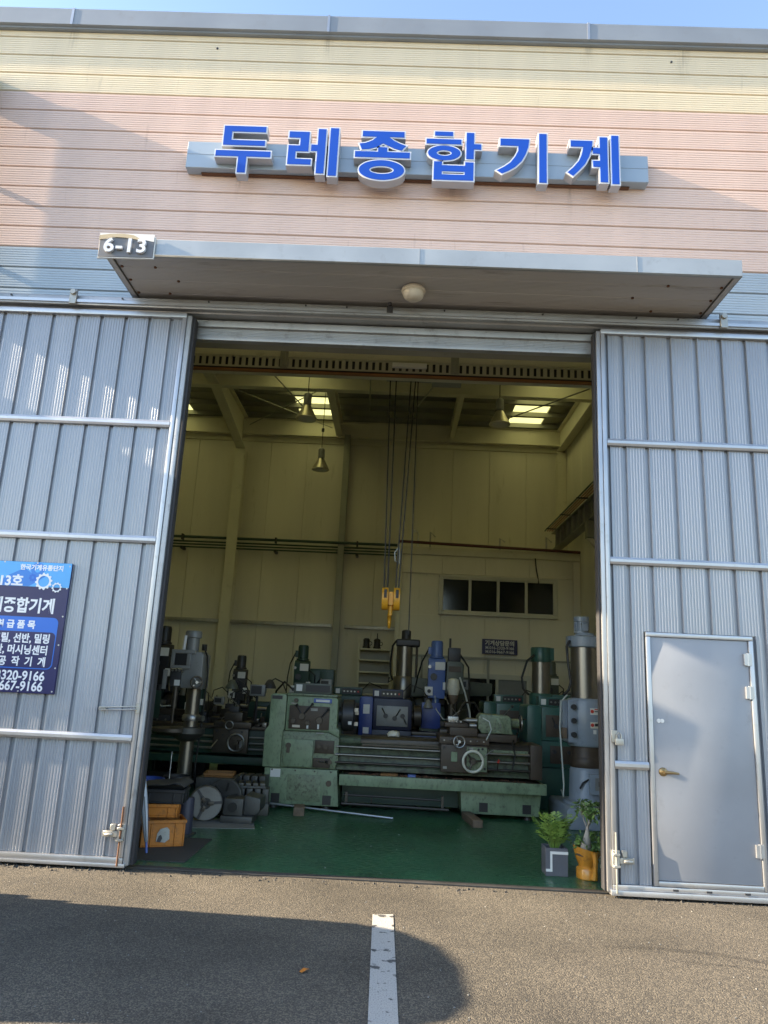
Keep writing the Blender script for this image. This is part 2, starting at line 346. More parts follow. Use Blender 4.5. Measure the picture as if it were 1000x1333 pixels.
def text(body, x, z, size, y, mat, parent, align='LEFT', bold=0., ext=.0008, name='lettering', xs=1., space=1.):
    c = bpy.data.curves.new('text', 'FONT'); c.body = body; c.size = size; c.offset = bold; c.extrude = ext; c.align_x = align; c.resolution_u = 4
    c.space_character = space
    t = bpy.data.objects.new('text', c); COL.objects.link(t)
    dg = bpy.context.evaluated_depsgraph_get(); me = bpy.data.meshes.new_from_object(t.evaluated_get(dg))
    bpy.data.objects.remove(t); bpy.data.curves.remove(c)
    off = root_of(parent).location
    for v in me.vertices: v.co = Vector((x+v.co.x*xs, y-v.co.z, z+v.co.y))-off
    me.materials.clear(); me.materials.append(MATS[mat]); me.name = name
    o = bpy.data.objects.new(name, me); COL.objects.link(o); o.parent = parent
    return o
def sheet(name, x0, x1, y0, y1, z, mat, kind=None, parent=None):
    o = B().add([(x0, y0, z), (x1, y0, z), (x1, y1, z), (x0, y1, z)], [(0, 1, 2, 3)]).done(name, mat, parent, smooth=False)
    if kind: o['kind'] = kind
    return o

# ================================================================ ground
sheet('ground', -300, 300, -300, 300, 0, 'asphalt', 'structure')
sheet('workshop_floor', -9, 4.25, 6.74, 18.1, .012, 'green_floor', 'structure')
ln = B().add([(-.069, 5.755, .004), (.078, 5.78, .004), (.125, 2.2, .004), (-.025, 2.2, .004)], [(0, 1, 2, 3)]).done('parking_line', 'road_paint', smooth=False)
tag(ln, kind='structure')
tag(B().box(-2.2, 1.95, 6.66, 6.745, .001, .014).done('threshold_strip', 'threshold', bevel=.003), kind='structure')

for i, pts in enumerate(([(1.45, 5.35), (1.75, 5.39), (2.2, 5.33), (2.55, 5.16), (2.50, 5.13), (2.15, 5.27), (1.75, 5.33), (1.45, 5.31)], [(1.9, 5.14), (2.3, 5.10), (2.62, 5.0), (2.6, 4.975), (2.28, 5.07), (1.9, 5.115)])):
    tag(B().add([(x, y, .004) for x, y in pts], [tuple(range(len(pts)))]).done('tyre_scuff', 'tyre_scuff', smooth=False), kind='structure')

# ================================================================ the building
YF = 6.78
bld = thing('factory_building', 'striped yellow, pink and blue-grey clad factory unit with wide open doorway', 'building', (0, YF, 0))
OX0, OX1, OZ = -2.34, 2.06, 5.06
wall = B().box(-14, 14, 6.81, 6.93, OZ, 8.62).box(-14, OX0, 6.81, 6.93, 0, OZ).box(OX1, 14, 6.81, 6.93, 0, OZ).done('front_wall', 'grey_steel', bld)
def strip(x0, x1, z0, z1, mat, name='wall_panel'):
    pts = [(.018, z0), (.018, z0+.008), (0, z0+.019)]
    z = z0+.032
    while z < z1-.02:
        pts += [(0, z), (.0030, z+.003), (.0030, z+.010), (0, z+.013)]; z += .0275
    pts += [(0, z1-.004), (.008, z1)]
    b = B(); n = len(pts)
    b.add([(x0, YF+p[0], p[1]) for p in pts]+[(x1, YF+p[0], p[1]) for p in pts], [(i, i+1, n+i+1, n+i) for i in range(n-1)])
    b.add([(x0, YF+.0295, z0), (x1, YF+.0295, z0), (x1, YF+.0295, z1), (x0, YF+.0295, z1)], [(0, 1, 2, 3)])
    return b.done(name, mat, wall, smooth=False)
zt = 8.4745; P = .2388
strip(-14, 14, zt, 8.60, 'yellow_cladding')
k = 0
while True:
    z1 = zt-k*P; z0 = z1-P
    m = 'yellow_cladding' if k < 3 else 'pink_cladding' if k < 11 else 'blue_cladding'
    if z0 > 5.06: strip(-14, 14, z0, z1, m)
    else:
        if z1 > 5.06: strip(-14, 14, 5.065, z1, m); z1 = 5.06
        z0 = max(z0, .03)
        if z1-z0 > .05: strip(-14, OX0, z0, z1, m); strip(OX1, 14, z0, z1, m)
    k += 1
    if z0 <= .031: break
# coping: bent metal caps with lapped joints
cx = [-14, -9.63, -6.76, -3.89, -1.02, 1.85, 4.72, 7.59, 10.46, 14]
for a, b_ in zip(cx, cx[1:]):
    c = B().prism([(6.70, 8.80), (7.02, 8.86), (7.02, 8.83), (6.712, 8.775), (6.712, 8.60), (6.735, 8.585), (6.70, 8.592)], 'x', a+.003, b_-.003).done('coping', 'coping_metal', bld, sharp=20)
    B().prism([(6.694, 8.808), (7.0, 8.866), (7.0, 8.862), (6.6985, 8.803), (6.6985, 8.589), (6.694, 8.586)], 'x', b_-.014, b_+.014).done('joint_cover', 'aluminium', c)
B().box(-14, 14, 6.735, 6.80, 8.565, 8.598).done('drip_flashing', 'coping_metal', bld)
# small screw heads on the cladding
for x, z in ((-2.25, 8.40), (2.77, 8.40)):
    B().cyl((x, 6.79, z), (x, 6.772, z), .012, n=8).done('screw_head', 'dark_steel', wall)
for x, wd, z1, z0, m in ((1.64, .10, 6.765, 6.35, 'rust_streak'), (-1.86, .08, 6.765, 6.45, 'rust_streak'), (-1.02, .16, 8.565, 8.15, 'drip_stain'), (1.86, .14, 8.565, 8.2, 'drip_stain'), (-3.88, .14, 8.565, 8.2, 'drip_stain'), (.4, .10, 6.765, 6.5, 'drip_stain'), (2.9, .2, 8.565, 8.0, 'drip_stain')):
    B().add([(x-wd/2, YF-.003, z0), (x+wd/2, YF-.003, z0), (x+wd/2, YF-.003, z1), (x-wd/2, YF-.003, z1)], [(0, 1, 2, 3)]).done(m, m, wall, smooth=False)
# header over the opening
B().box(OX0+.01, OX1-.01, 6.70, 6.80, 4.985, 5.055).done('header_rail', 'aluminium_dull', bld, .006)
hp = B(); pts = []
z = 4.90
while z < 4.985: pts += [(6.735, z), (6.735, z+.008), (6.739, z+.010), (6.739, z+.0145)]; z += .0165
n_ = len(pts); hp.add([(OX0+.012, p[0], p[1]) for p in pts]+[(OX1-.012, p[0], p[1]) for p in pts], [(i, i+1, n_+i+1, n_+i) for i in range(n_-1)])
hp.box(OX0+.012, OX1-.012, 6.745, 6.80, 4.895, 4.984)
hp.done('header_panel', 'aluminium_dull', bld, smooth=False)
B().box(OX0+.011, OX1-.011, 6.715, 6.795, 4.85, 4.894).done('header_trim', 'aluminium_dull', bld, .006)
B().box(OX0+.011, OX1-.011, 6.80, 6.93, 4.86, 5.05).done('lintel', 'grey_steel', bld)
B().box(OX0-.02, OX0+.03, 6.815, 6.95, .02, 4.86).done('jamb', 'dark_gasket', bld, .004)
B().box(OX1-.03, OX1+.02, 6.815, 6.95, .02, 4.86).done('jamb', 'dark_gasket', bld, .004)

# interior walls, each with its vertical sandwich panels
XR, XL, YB, ZR = 4.12, -8.0, 18.0, 8.25
bw = B().box(XL-.1, XR+.1, YB+.03, YB+.12, 0, ZR).done('back_wall', 'cream_panel', bld)
x = XL
while x < XR-.05:
    x1 = min(x+.93, XR)
    B().box(x+.003, x1-.003, YB, YB+.035, .02, 7.55).done('wall_panel', 'cream_panel', bw, .006, 1); x = x1
B().box(XL, XR, YB-.015, YB+.034, 7.56, 7.68).done('wall_trim', 'cream_steel', bw, .004)
rw = B().box(XR+.03, XR+.12, 6.95, YB+.1, 0, ZR).done('right_wall', 'cream_panel', bld)
y = 6.95
while y < YB-.05:
    y1 = min(y+.93, YB-.01)
    B().box(XR, XR+.035, y+.003, y1-.003, .02, 7.62).done('wall_panel', 'cream_panel', rw, .006, 1); y = y1
lw = B().box(XL-.12, XL-.03, 6.95, YB+.1, 0, ZR).done('left_wall', 'cream_panel', bld)
B().box(XL, XR, 6.935, 6.97, 5.06, ZR).done('inner_lining', 'cream_panel', bld)
# girts: pale rails on the back wall
for a, b_ in ((-6.2, -4.22), (-3.98, -1.52), (-1.22, .2)):
    B().box(a, b_, YB-.09, YB-.017, 2.9, 2.985).done('girt', 'galv_steel', bw, .006)
# steel frame
def hbeam(x, y0, y1, z0, z1, wd, mat='cream_steel', name='roof_beam', par=bld):
    t = .018
    return B().box(x-wd/2, x+wd/2, y0, y1, z0, z0+t).box(x-wd/2, x+wd/2, y0, y1, z1-t, z1).box(x-.008, x+.008, y0, y1, z0+t, z1-t).done(name, mat, par)
def xbeam(y, x0, x1, z0, z1, wd, mat='cream_steel', name='cross_beam', par=bld):
    t = .018
    return B().box(x0, x1, y-wd/2, y+wd/2, z0, z0+t).box(x0, x1, y-wd/2, y+wd/2, z1-t, z1).box(x0, x1, y-.008, y+.008, z0+t, z1-t).done(name, mat, par)
b = B(); bx_ = -4.08                                                    # left frame: rafter deepening towards its back column
b.prism([(6.98, 7.75), (14.8, 7.72), (17.72, 7.28), (17.72, 8.10), (6.98, 8.10)], 'x', bx_-.008, bx_+.008)
b.prism([(6.98, 7.73), (14.8, 7.70), (17.72, 7.26), (17.72, 7.28), (14.8, 7.72), (6.98, 7.75)], 'x', bx_-.11, bx_+.11)
b.box(bx_-.11, bx_+.11, 6.98, 17.72, 8.10, 8.12); b.done('roof_beam', 'cream_steel', bld)
hbeam(4.0, 6.98, 17.85, 7.55, 8.1, .2)
hbeam(-1.62, 14.75, 17.95, 7.75, 8.1, .16)
hbeam(1.25, 14.75, 17.95, 7.82, 8.1, .12)
def column(x, y, wd, dp, z1, mat='cream_steel'):
    t = .016
    return B().box(x-wd/2, x+wd/2, y-dp/2, y-dp/2+t, .02, z1).box(x-wd/2, x+wd/2, y+dp/2-t, y+dp/2, .02, z1).box(x-.007, x+.007, y-dp/2+t, y+dp/2-t, .02, z1).done('column', mat, bld)
column(-4.08, 17.83, .26, .30, 7.26); column(4.0, 17.83, .22, .28, 7.5); column(-1.40, 17.86, .15, .24, 7.75, 'grey_steel')
xbeam(14.7, XL, XR, 7.66, 8.12, .18)
xbeam(17.86, XL, XR, 7.70, 8.12, .12, name='eave_beam')
xbeam(10.8, XL, XR, 7.70, 8.12, .18)
# roof: sheet with translucent strips, purlins under it
rs = B()
SK = ((-6.25, -5.4), (-2.65, -1.80), (2.65, 3.50)); SY0, SY1 = 7.4, 17.95
xs = [XL-.2]
for a, b_ in SK: xs += [a, b_]
xs.append(XR+.2)
for i in range(0, len(xs), 2): rs.box(xs[i], xs[i+1], 6.9, 18.3, ZR, ZR+.05)
for a, b_ in SK: rs.box(a, b_, 6.9, SY0, ZR, ZR+.05).box(a, b_, SY1, 18.3, ZR, ZR+.05)
roof = rs.done('roof', 'roof_sheet', bld)
for a, b_ in SK: sheet('skylight', a-.03, b_+.03, SY0-.02, SY1+.02, ZR+.056, 'roof_light', parent=roof)
y = 7.6
while y < 18:
    B().box(XL, XR, y, y+.012, 8.122, 8.248).box(XL, XR, y, y+.07, 8.122, 8.136).done('purlin', 'grey_steel', roof); y += .78
def rod(p, q, r=.013, mat='grey_steel', name='brace', par=roof): return B().cyl(p, q, r, n=8).done(name, mat, par)
rod((-3.2, 12.1, 7.75), (-1.9, 14.6, 7.0)); rod((-3.9, 14.9, 7.78), (-1.8, 17.7, 7.9)); rod((-1.8, 14.9, 7.78), (-3.9, 17.7, 7.9))
rod((.62, 8.9, 5.75), (.28, 14.5, 7.3)); rod((3.1, 11.6, 6.6), (2.0, 14.2, 6.95)); rod((-.6, 11.0, 7.7), (-.72, 14.6, 7.2))

# ---- pipes along the back wall, and the red one above the office
pp = thing('pipe_run', 'bundle of dark horizontal pipes along the upper back wall', 'pipes', (-3, 17.8, 4.7))
for z, r_, y in ((4.93, .035, 17.72), (4.83, .022, 17.78), (4.76, .02, 17.78), (4.69, .02, 17.78)):
    B().cyl((XL, y, z), (-.02, y, z+.02), r_, n=10).done('pipe', 'pipe_green', pp)
for x in (-6.6, -5.3, -3.0, -1.0):
    B().box(x-.03, x+.03, 17.68, 17.99, 4.64, 4.70).box(x-.02, x+.02, 17.66, 17.80, 4.86, 5.0).done('bracket', 'dark_steel', pp)
rp = thing('red_pipe', 'dark red pipe running along the top of the office', 'pipe', (2, 16.4, 4.7))
B().cyl((0, 16.42, 4.80), (4.1, 16.42, 4.72), .035, n=10).done('pipe', 'pipe_red', rp)
for x, h_ in ((.72, .33), (2.3, .25), (3.35, .32)):
    B().tube([(x, 16.46, 4.70), (x, 16.46, 4.72+h_), (x+.12, 16.46, 4.74+h_*.6)], .02, 6).done('bracket', 'galv_steel', rp)

# ---- office booth in the back right corner
of = thing('office_booth', 'cream panel office room with a long four-pane window', 'office', (2.07, 16.5, 0))
core = B().box(.03, XR, 16.53, 17.9, .012, 4.66).done('wall', 'cream_panel', of)
WX0, WX1, WZ0, WZ1 = .95, 3.60, 3.20, 4.09
x = .03
while x < XR-.02:
    x1 = min(x+.98, XR-.003)
    for z0, z1 in ((.03, WZ0-.02), (WZ1+.02, 4.52)) if (x1 > WX0 and x < WX1) else ((.03, 4.52),):
        B().box(x+.003, x1-.003, 16.5, 16.529, z0, z1).done('wall_panel', 'cream_panel', core, .005, 1)
    x = x1
B().box(0, XR-.002, 16.47, 16.6, 4.53, 4.70).done('top_trim', 'cream_steel', of, .008)
B().box(0, .12, 16.47, 16.6, .03, 4.525).done('corner_trim', 'cream_steel', of, .006)
B().box(.13, XR-.01, 16.44, 16.498, 2.26, 2.30).done('sill_rail', 'grey_steel', of)
wf = B().box(WX0, WX1, 16.44, 16.53, WZ0, WZ0+.06).box(WX0, WX1, 16.44, 16.53, WZ1-.06, WZ1).box(WX0, WX0+.07, 16.44, 16.53, WZ0+.06, WZ1-.06).box(WX1-.07, WX1, 16.44, 16.53, WZ0+.06, WZ1-.06).done('window', 'window_frame', of, .005, 1)
pw = (WX1-WX0-.14)/4
for i in range(4):
    a = WX0+.07+i*pw
    B().box(a+.03, a+pw-.03, 16.50, 16.508, WZ0+.1, WZ1-.1).done('pane', 'dark_glass', wf)
    B().box(a+.001, a+.03, 16.455, 16.525, WZ0+.061, WZ1-.061).box(a+pw-.03, a+pw-.001, 16.455, 16.525, WZ0+.061, WZ1-.061).box(a+.03, a+pw-.03, 16.455, 16.525, WZ0+.061, WZ0+.1).box(a+.03, a+pw-.03, 16.455, 16.525, WZ1-.1, WZ1-.061).done('sash', 'window_frame', wf, .004, 1)
# lower service window
lf = B().box(1.55, 3.0, 16.44, 16.499, 1.84, 1.95).box(1.55, 1.64, 16.44, 16.499, .9, 1.84).box(2.91, 3.0, 16.44, 16.499, .9, 1.84).box(2.24, 2.3, 16.44, 16.499, .9, 1.84).box(1.64, 2.91, 16.44, 16.499, .85, .9).done('window', 'window_frame', of, .004, 1)
B().box(1.64, 2.24, 16.485, 16.495, .9, 1.84).done('pane', 'dark_glass', lf); B().box(2.30, 2.91, 16.485, 16.495, .9, 1.84).done('pane', 'machine_grey', lf)
for x in (.6, 2.05, 3.2): B().box(x, x+.05, 16.43, 16.499, .9, 2.255).done('post', 'grey_steel', of)
B().tube([(3.1, 16.46, 4.55), (3.12, 16.44, 4.3), (3.16, 16.45, 4.1), (3.18, 16.45, 3.95)], .014, 6).done('cable', 'cable_black', of)
# small camera on the office roof
cc = thing('security_camera', 'small white camera on a bent stalk above the office', 'camera', (.45, 16.55, 4.7))
B().tube([(.45, 16.55, 4.7), (.45, 16.55, 5.0), (.42, 16.5, 5.06), (.36, 16.42, 5.05)], .018, 6).done('stalk', 'label_white', cc)
B().cyl((.37, 16.44, 5.05), (.33, 16.30, 5.02), .035, n=10).done('camera_body', 'label_white', cc)
# phone board under the window
sb = thing('phone_board', 'small navy board with white writing under the office window', 'sign', (2.3, 16.43, 2.38))
B().box(1.93, 2.70, 16.405, 16.435, 2.375, 2.70).done('board', 'banner_navy', sb, .003, 1)
text('기계상담문의', 2.315, 2.575, .118, 16.403, 'label_white', sb, 'CENTER', .003)
text('M.016-2320-9166', 2.315, 2.485, .088, 16.403, 'label_white', sb, 'CENTER', .001)
text('M.016-9667-9166', 2.315, 2.40, .088, 16.403, 'label_white', sb, 'CENTER', .001)

# ================================================================ door track, doors
tr = thing('door_track', 'long aluminium sliding door track under the canopy', 'door track', (0, 6.65, 5.07))
B().prism([(6.52, 5.075), (6.52, 5.17), (6.60, 5.20), (6.775, 5.20), (6.775, 5.07), (6.60, 5.07), (6.60, 5.085)], 'x', -4.6, 4.5).done('track_cover', 'aluminium_dull', tr, .006, 1)
B().box(-4.6, 4.5, 6.505, 6.518, 5.095, 5.125).done('cover_lip', 'aluminium', tr)
for x in (-3.28, 3.03):
    B().box(x-.035, x+.035, 6.49, 6.52, 5.07, 5.22).cyl((x, 6.49, 5.19), (x, 6.47, 5.19), .03, n=10).done('hanger_bracket', 'galv_steel', tr, .004, 1)
for x in (-3.9, -2.8, -1.95, -1.0, -.6, .35, 1.3, 2.2, 2.6, 3.6):
    B().cyl((x, 6.506, 5.15), (x, 6.516, 5.15), .009, n=6).done('screw_head', 'dark_steel', tr)
B().box(-.21, -.15, 6.49, 6.56, 5.10, 5.17).cyl((-.18, 6.49, 5.17), (-.18, 6.49, 5.2), .02, n=8).done('stop_block', 'dark_steel', tr, .004, 1)

YD = 6.60
def rib_panel(x0, x1, z0, z1, par, right):
    # ribbed sheet: shallow trough at one edge, fine flutes across
    pts = [(.026, x0), (.026, x0+.030), (-.006, x0+.037), (-.006, x0+.044), (0, x0+.052)]
    x = x0+.060
    while x < x1-.012:
        pts += [(0, x), (.0032, x+.004), (.0032, x+.011), (0, x+.015)]; x += .0262
    pts += [(0, x1-.006), (.026, x1)]
    if right: pts = [(p[0], x0+x1-p[1]) for p in reversed(pts)]
    b = B(); n = len(pts)
    b.add([(p[1], YD+p[0], z0) for p in pts]+[(p[1], YD+p[0], z1) for p in pts], [(i, i+1, n+i+1, n+i) for i in range(n-1)])
    b.add([(x0, YD+.028, z0), (x1, YD+.028, z0), (x1, YD+.028, z1), (x0, YD+.028, z1)], [(0, 1, 2, 3)])
    return b.done('door_panel', 'door_sheet', par, smooth=False)
def bolt(par, x, z, s):
    B().cyl((x, 6.545, z-.22), (x, 6.545, z+.24), .008, n=8).done('bolt_rod', 'rust' if s < 0 else 'galv_steel', par)
    B().box(x-.03, x+.03, 6.553, 6.585, z-.03, z+.10).box(x-.028, x+.028, 6.53, 6.555, z+.06, z+.08).box(x-.028, x+.028, 6.53, 6.555, z-.03, z-.01).done('bolt_plate', 'galv_steel', par, .003, 1)
    B().box(x+s*.03, x+s*.15, 6.552, 6.578, z+.0, z+.045).box(x+s*.07-.02, x+s*.07+.02, 6.545, 6.578, z+.05, z+.1).cyl((x+s*.13, 6.54, z+.02), (x+s*.06, 6.53, z+.024), .013, n=8).done('bolt_catch', 'galv_steel', par, .003, 1)

# left leaf
ld = thing('sliding_door', 'ribbed grey sliding door carrying the blue trade banner', 'sliding door', (-3.2, YD, 0))
X0, X1 = -4.30, -2.12
ribs = [-4.23, -3.99, -3.746, -3.502, -3.262, -3.028, -2.785, -2.555, -2.335, -2.20]
for a, b_ in zip(ribs, ribs[1:]): rib_panel(a, b_, .10, 5.0, ld, False)
B().box(X0, X1-.01, 6.628, 6.70, .06, 5.04).done('door_core', 'grey_steel', ld)
B().box(-2.205, -2.165, 6.565, 6.628, .10, 5.0).done('stile', 'aluminium', ld, .006)
B().box(-2.163, -2.115, 6.575, 6.70, .04, 5.03).done('edge_stile', 'aluminium_dull', ld, .008)
B().box(-2.113, -2.085, 6.60, 6.70, .04, 5.02).done('gasket', 'dark_gasket', ld, .006)
B().box(X0, -2.165, 6.56, 6.627, 5.0, 5.05).done('top_rail', 'aluminium', ld, .006)
B().box(X0, -2.14, 6.555, 6.70, .025, .055).box(X0, -2.165, 6.565, 6.627, .056, .098).done('bottom_rail', 'aluminium', ld, .005)
for z in (3.90, 2.78, 1.04):
    B().prism([(6.599, z-.035), (6.57, z-.032), (6.562, z-.012), (6.562, z+.012), (6.57, z+.032), (6.599, z+.035)], 'x', X0, -2.207).done('cross_rail', 'aluminium', ld, sharp=20)
bolt(ld, -2.20, .26, -1)
B().tube([(-2.19, 6.558, 1.31), (-2.21, 6.535, 1.312), (-2.49, 6.53, 1.292), (-2.515, 6.53, 1.283), (-2.49, 6.53, 1.272), (-2.21, 6.535, 1.285), (-2.19, 6.558, 1.285)], .006, 6).done('pull_loop', 'galv_steel', ld)
B().box(-2.20, -2.165, 6.553, 6.563, 1.25, 1.34).box(-2.52, -2.46, 6.552, 6.598, 1.268, 1.30).done('hasp_plate', 'galv_steel', ld, .003, 1)

# right leaf with the wicket door
rd = thing('sliding_door', 'ribbed grey sliding door with a plain wicket door in it', 'sliding door', (3.0, YD, 0))
X0, X1 = 1.84, 4.0
PX0, PX1, PZ0, PZ1 = 2.205, 3.135, .10, 2.155
ribs = [1.905, 2.059, 2.267, 2.515, 2.767, 3.002, 3.234, 3.47, 3.71, 3.93]
for a, b_ in zip(ribs, ribs[1:]):
    if b_ <= PX0 or a >= PX1: rib_panel(a, b_, .10, 5.0, rd, False); continue
    rib_panel(a, b_, PZ1+.005, 5.0, rd, False)
    if a < PX0 < b_: rib_panel(a, PX0-.004, .10, PZ1+.005, rd, False)
    if a < PX1 < b_: rib_panel(PX1+.004, b_, .10, PZ1+.005, rd, False)
B().box(X0+.01, X1, 6.628, 6.70, .06, 5.04).done('door_core', 'grey_steel', rd)
B().box(1.868, 1.905, 6.565, 6.628, .10, 5.0).done('stile', 'aluminium', rd, .006)
B().box(1.826, 1.866, 6.575, 6.70, .04, 5.03).done('edge_stile', 'aluminium', rd, .008)
B().box(1.806, 1.824, 6.60, 6.70, .04, 5.02).done('gasket', 'dark_gasket', rd, .006)
B().box(1.868, X1, 6.56, 6.627, 5.0, 5.05).done('top_rail', 'aluminium', rd, .006)
B().box(1.85, X1, 6.545, 6.70, .02, .06).box(1.868, X1, 6.565, 6.627, .061, .098).done('bottom_rail', 'aluminium', rd, .005)
for z, xe in ((3.90, X1), (2.78, X1), (1.03, 2.195)):
    B().prism([(6.599, z-.035), (6.57, z-.032), (6.562, z-.012), (6.562, z+.012), (6.57, z+.032), (6.599, z+.035)], 'x', 1.907, xe).done('cross_rail', 'aluminium', rd, sharp=20)
bolt(rd, 1.895, .26, 1)
wk = B().box(PX0+.040, PX1-.040, 6.588, 6.626, PZ0+.042, PZ1-.040).done('wicket_door', 'door_slab', rd, .006)
B().box(PX0, PX0+.038, 6.572, 6.627, PZ0, PZ1-.038).box(PX1-.038, PX1, 6.572, 6.627, PZ0, PZ1-.038).box(PX0, PX1, 6.572, 6.627, PZ1-.038, PZ1).box(PX0+.038, PX1-.038, 6.572, 6.627, PZ0, PZ0+.040).done('door_frame', 'aluminium', wk, .008)
for z in (.35, 1.62, 1.90): B().cyl((PX1-.052, 6.575, z), (PX1-.052, 6.575, z+.11), .011, n=8).box(PX1-.085, PX1-.02, 6.566, 6.588, z+.005, z+.105).done('hinge', 'aluminium', wk)
B().lathe([(.036, 6.588), (.036, 6.578), (.03, 6.57), (.016, 6.566), (.016, 6.545)], (2.315, 0, .99), 20, 'y').tube([(2.315, 6.548, .99), (2.34, 6.542, .99), (2.40, 6.542, .988), (2.435, 6.548, .984)], [.013, .013, .011, .008], 8).done('door_handle', 'brass', wk)
for x in (2.295, 2.325): B().cyl((x, 6.589, 1.405), (x, 6.583, 1.405), .017, n=12).done('sticker_dot', 'label_white', wk)
for x in (2.35, 2.62, 2.93, 3.25): B().box(x, x+.045, 6.554, 6.566, .072, .086).done('drain_slot', 'dark_gasket', rd)
# padlock hanging on the right leaf
pk = thing('padlock', 'small brass padlock on the edge of the wicket leaf', 'padlock', (1.93, 6.54, 1.19))
B().box(1.905, 1.975, 6.525, 6.55, 1.19, 1.245).done('lock_body', 'galv_steel', pk, .006)
B().tube([(1.92, 6.538, 1.245), (1.92, 6.538, 1.275), (1.94, 6.538, 1.295), (1.955, 6.538, 1.28), (1.955, 6.538, 1.245)], .007, 8).done('shackle', 'bare_steel', pk)
B().box(1.88, 1.93, 6.552, 6.562, 1.21, 1.31).done('hasp', 'galv_steel', pk, .003, 1)

# ================================================================ canopy
def make_canopy(label):
    c = thing('canopy', label, 'canopy', (.08, 6.78, 5.22))
    x0, x1, yf, yb = -2.75, 2.92, 5.86, 6.775
    B().box(x0, x1, yf-.012, yf, 5.225, 5.385).box(x0, x1, yf, yf+.03, 5.222, 5.232).done('fascia', 'fascia', c, .004, 1)
    for s, x in ((1, x0), (-1, x1)):
        a, b_ = sorted((x, x+s*.012)); d, e = sorted((x+s*.013, x+s*.06))
        B().box(a, b_, yf+.001, yb, 5.225, 5.385).done('side_fascia', 'fascia', c, .003, 1)
        B().box(d, e, yf+.031, yb, 5.222, 5.236).done('side_trim', 'soffit', c, .003, 1)
    ys = [yf+.032, 6.08, 6.31, 6.545, yb]
    for i, (a, b_) in enumerate(zip(ys, ys[1:])):
        bb = B(); pts = [(a, 5.256), (a+.012, 5.243)]
        y = a+.02
        while y < b_-.012: pts += [(y, 5.243), (y+.003, 5.2455), (y+.010, 5.2455), (y+.013, 5.243)]; y += .024
        pts += [(b_-.004, 5.243), (b_, 5.256)]
        n = len(pts); bb.add([(x0+.062, *p) for p in pts]+[(x1-.062, *p) for p in pts], [(k, k+1, n+k+1, n+k) for k in range(n-1)])
        bb.add([(x0+.062, a, 5.27), (x1-.062, a, 5.27), (x1-.062, b_, 5.27), (x0+.062, b_, 5.27)], [(0, 1, 2, 3)])
        bb.done('soffit_panel', 'soffit', c, smooth=False)
        for x in (x0+.09, x1-.09, -2.35+.15*(i % 2), 2.35-.25*(i % 2)):
            B().cyl((x, b_-.003, 5.256), (x, b_-.003, 5.234), .014, n=7).done('screw_head', 'rust', c)
    B().box(x0+.014, x1-.014, yf+.002, yb, 5.345, 5.372).done('top_sheet', 'fascia', c)
    return c
can = make_canopy('grey metal canopy over the wide open doorway')
nb = copy_tree(can); nb['label'] = 'grey metal canopy of the next unit beyond the blade sign'; nb.location.x -= 9.79
# joint marks on the fascia
for x in (.08, 2.0): B().box(x-.003, x+.003, 5.845, 5.849, 5.226, 5.384).done('fascia_joint', 'coping_metal', can)
# bulkhead lamp under the canopy
lp = thing('bulkhead_lamp', 'round off-white bulkhead lamp under the canopy', 'lamp', (.04, 6.27, 5.243))
B().lathe([(.085, 5.243), (.11, 5.225), (.115, 5.205), (.105, 5.195)], (.04, 6.27, 0), 24).done('lamp_base', 'lamp_glass', lp)
B().lathe([(.10, 5.196), (.102, 5.175), (.09, 5.145), (.06, 5.122), (.01, 5.113)], (.04, 6.27, 0), 24).done('lamp_dome', 'lamp_glass', lp)

# number plate
npl = thing('number_plate', 'grey unit number plate 6-13 on the canopy corner', 'sign', (-2.53, 5.835, 5.16))
T = Matrix.Translation((-2.535, 5.83, 5.285)) @ Matrix.Rotation(R(-.8), 4, 'Y')
B(T).box(-.245, .245, -.012, .010, -.108, .10).done('plate', 'plate_grey', npl, .003, 1)
B(T).box(-.252, .252, -.006, .012, -.116, -.109).box(.246, .253, -.006, .012, -.108, .10).done('plate_edge', 'white_paint', npl)
B(T).prism([(-.245, .06), (-.15, .075), (-.02, .098), (.06, .088), (.15, .066), (.245, .045), (.245, .118), (-.245, .125)], 'y', -.016, -.0125).done('torn_film', 'white_paint', npl, smooth=False)
B(T).prism([(-.248, .055), (-.20, .068), (-.13, .083), (-.05, .082), (.04, .073), (.11, .058), (.13, .066), (.06, .105), (-.03, .118), (-.15, .115), (-.245, .10)], 'y', -.021, -.0165).done('tape', 'torn_tape', npl, smooth=False)
text('6-13', -2.535, 5.215, .185, 5.802, 'sign_white', npl, 'CENTER', .0045, .012, 'digit_lettering', 1.05, 1.12)

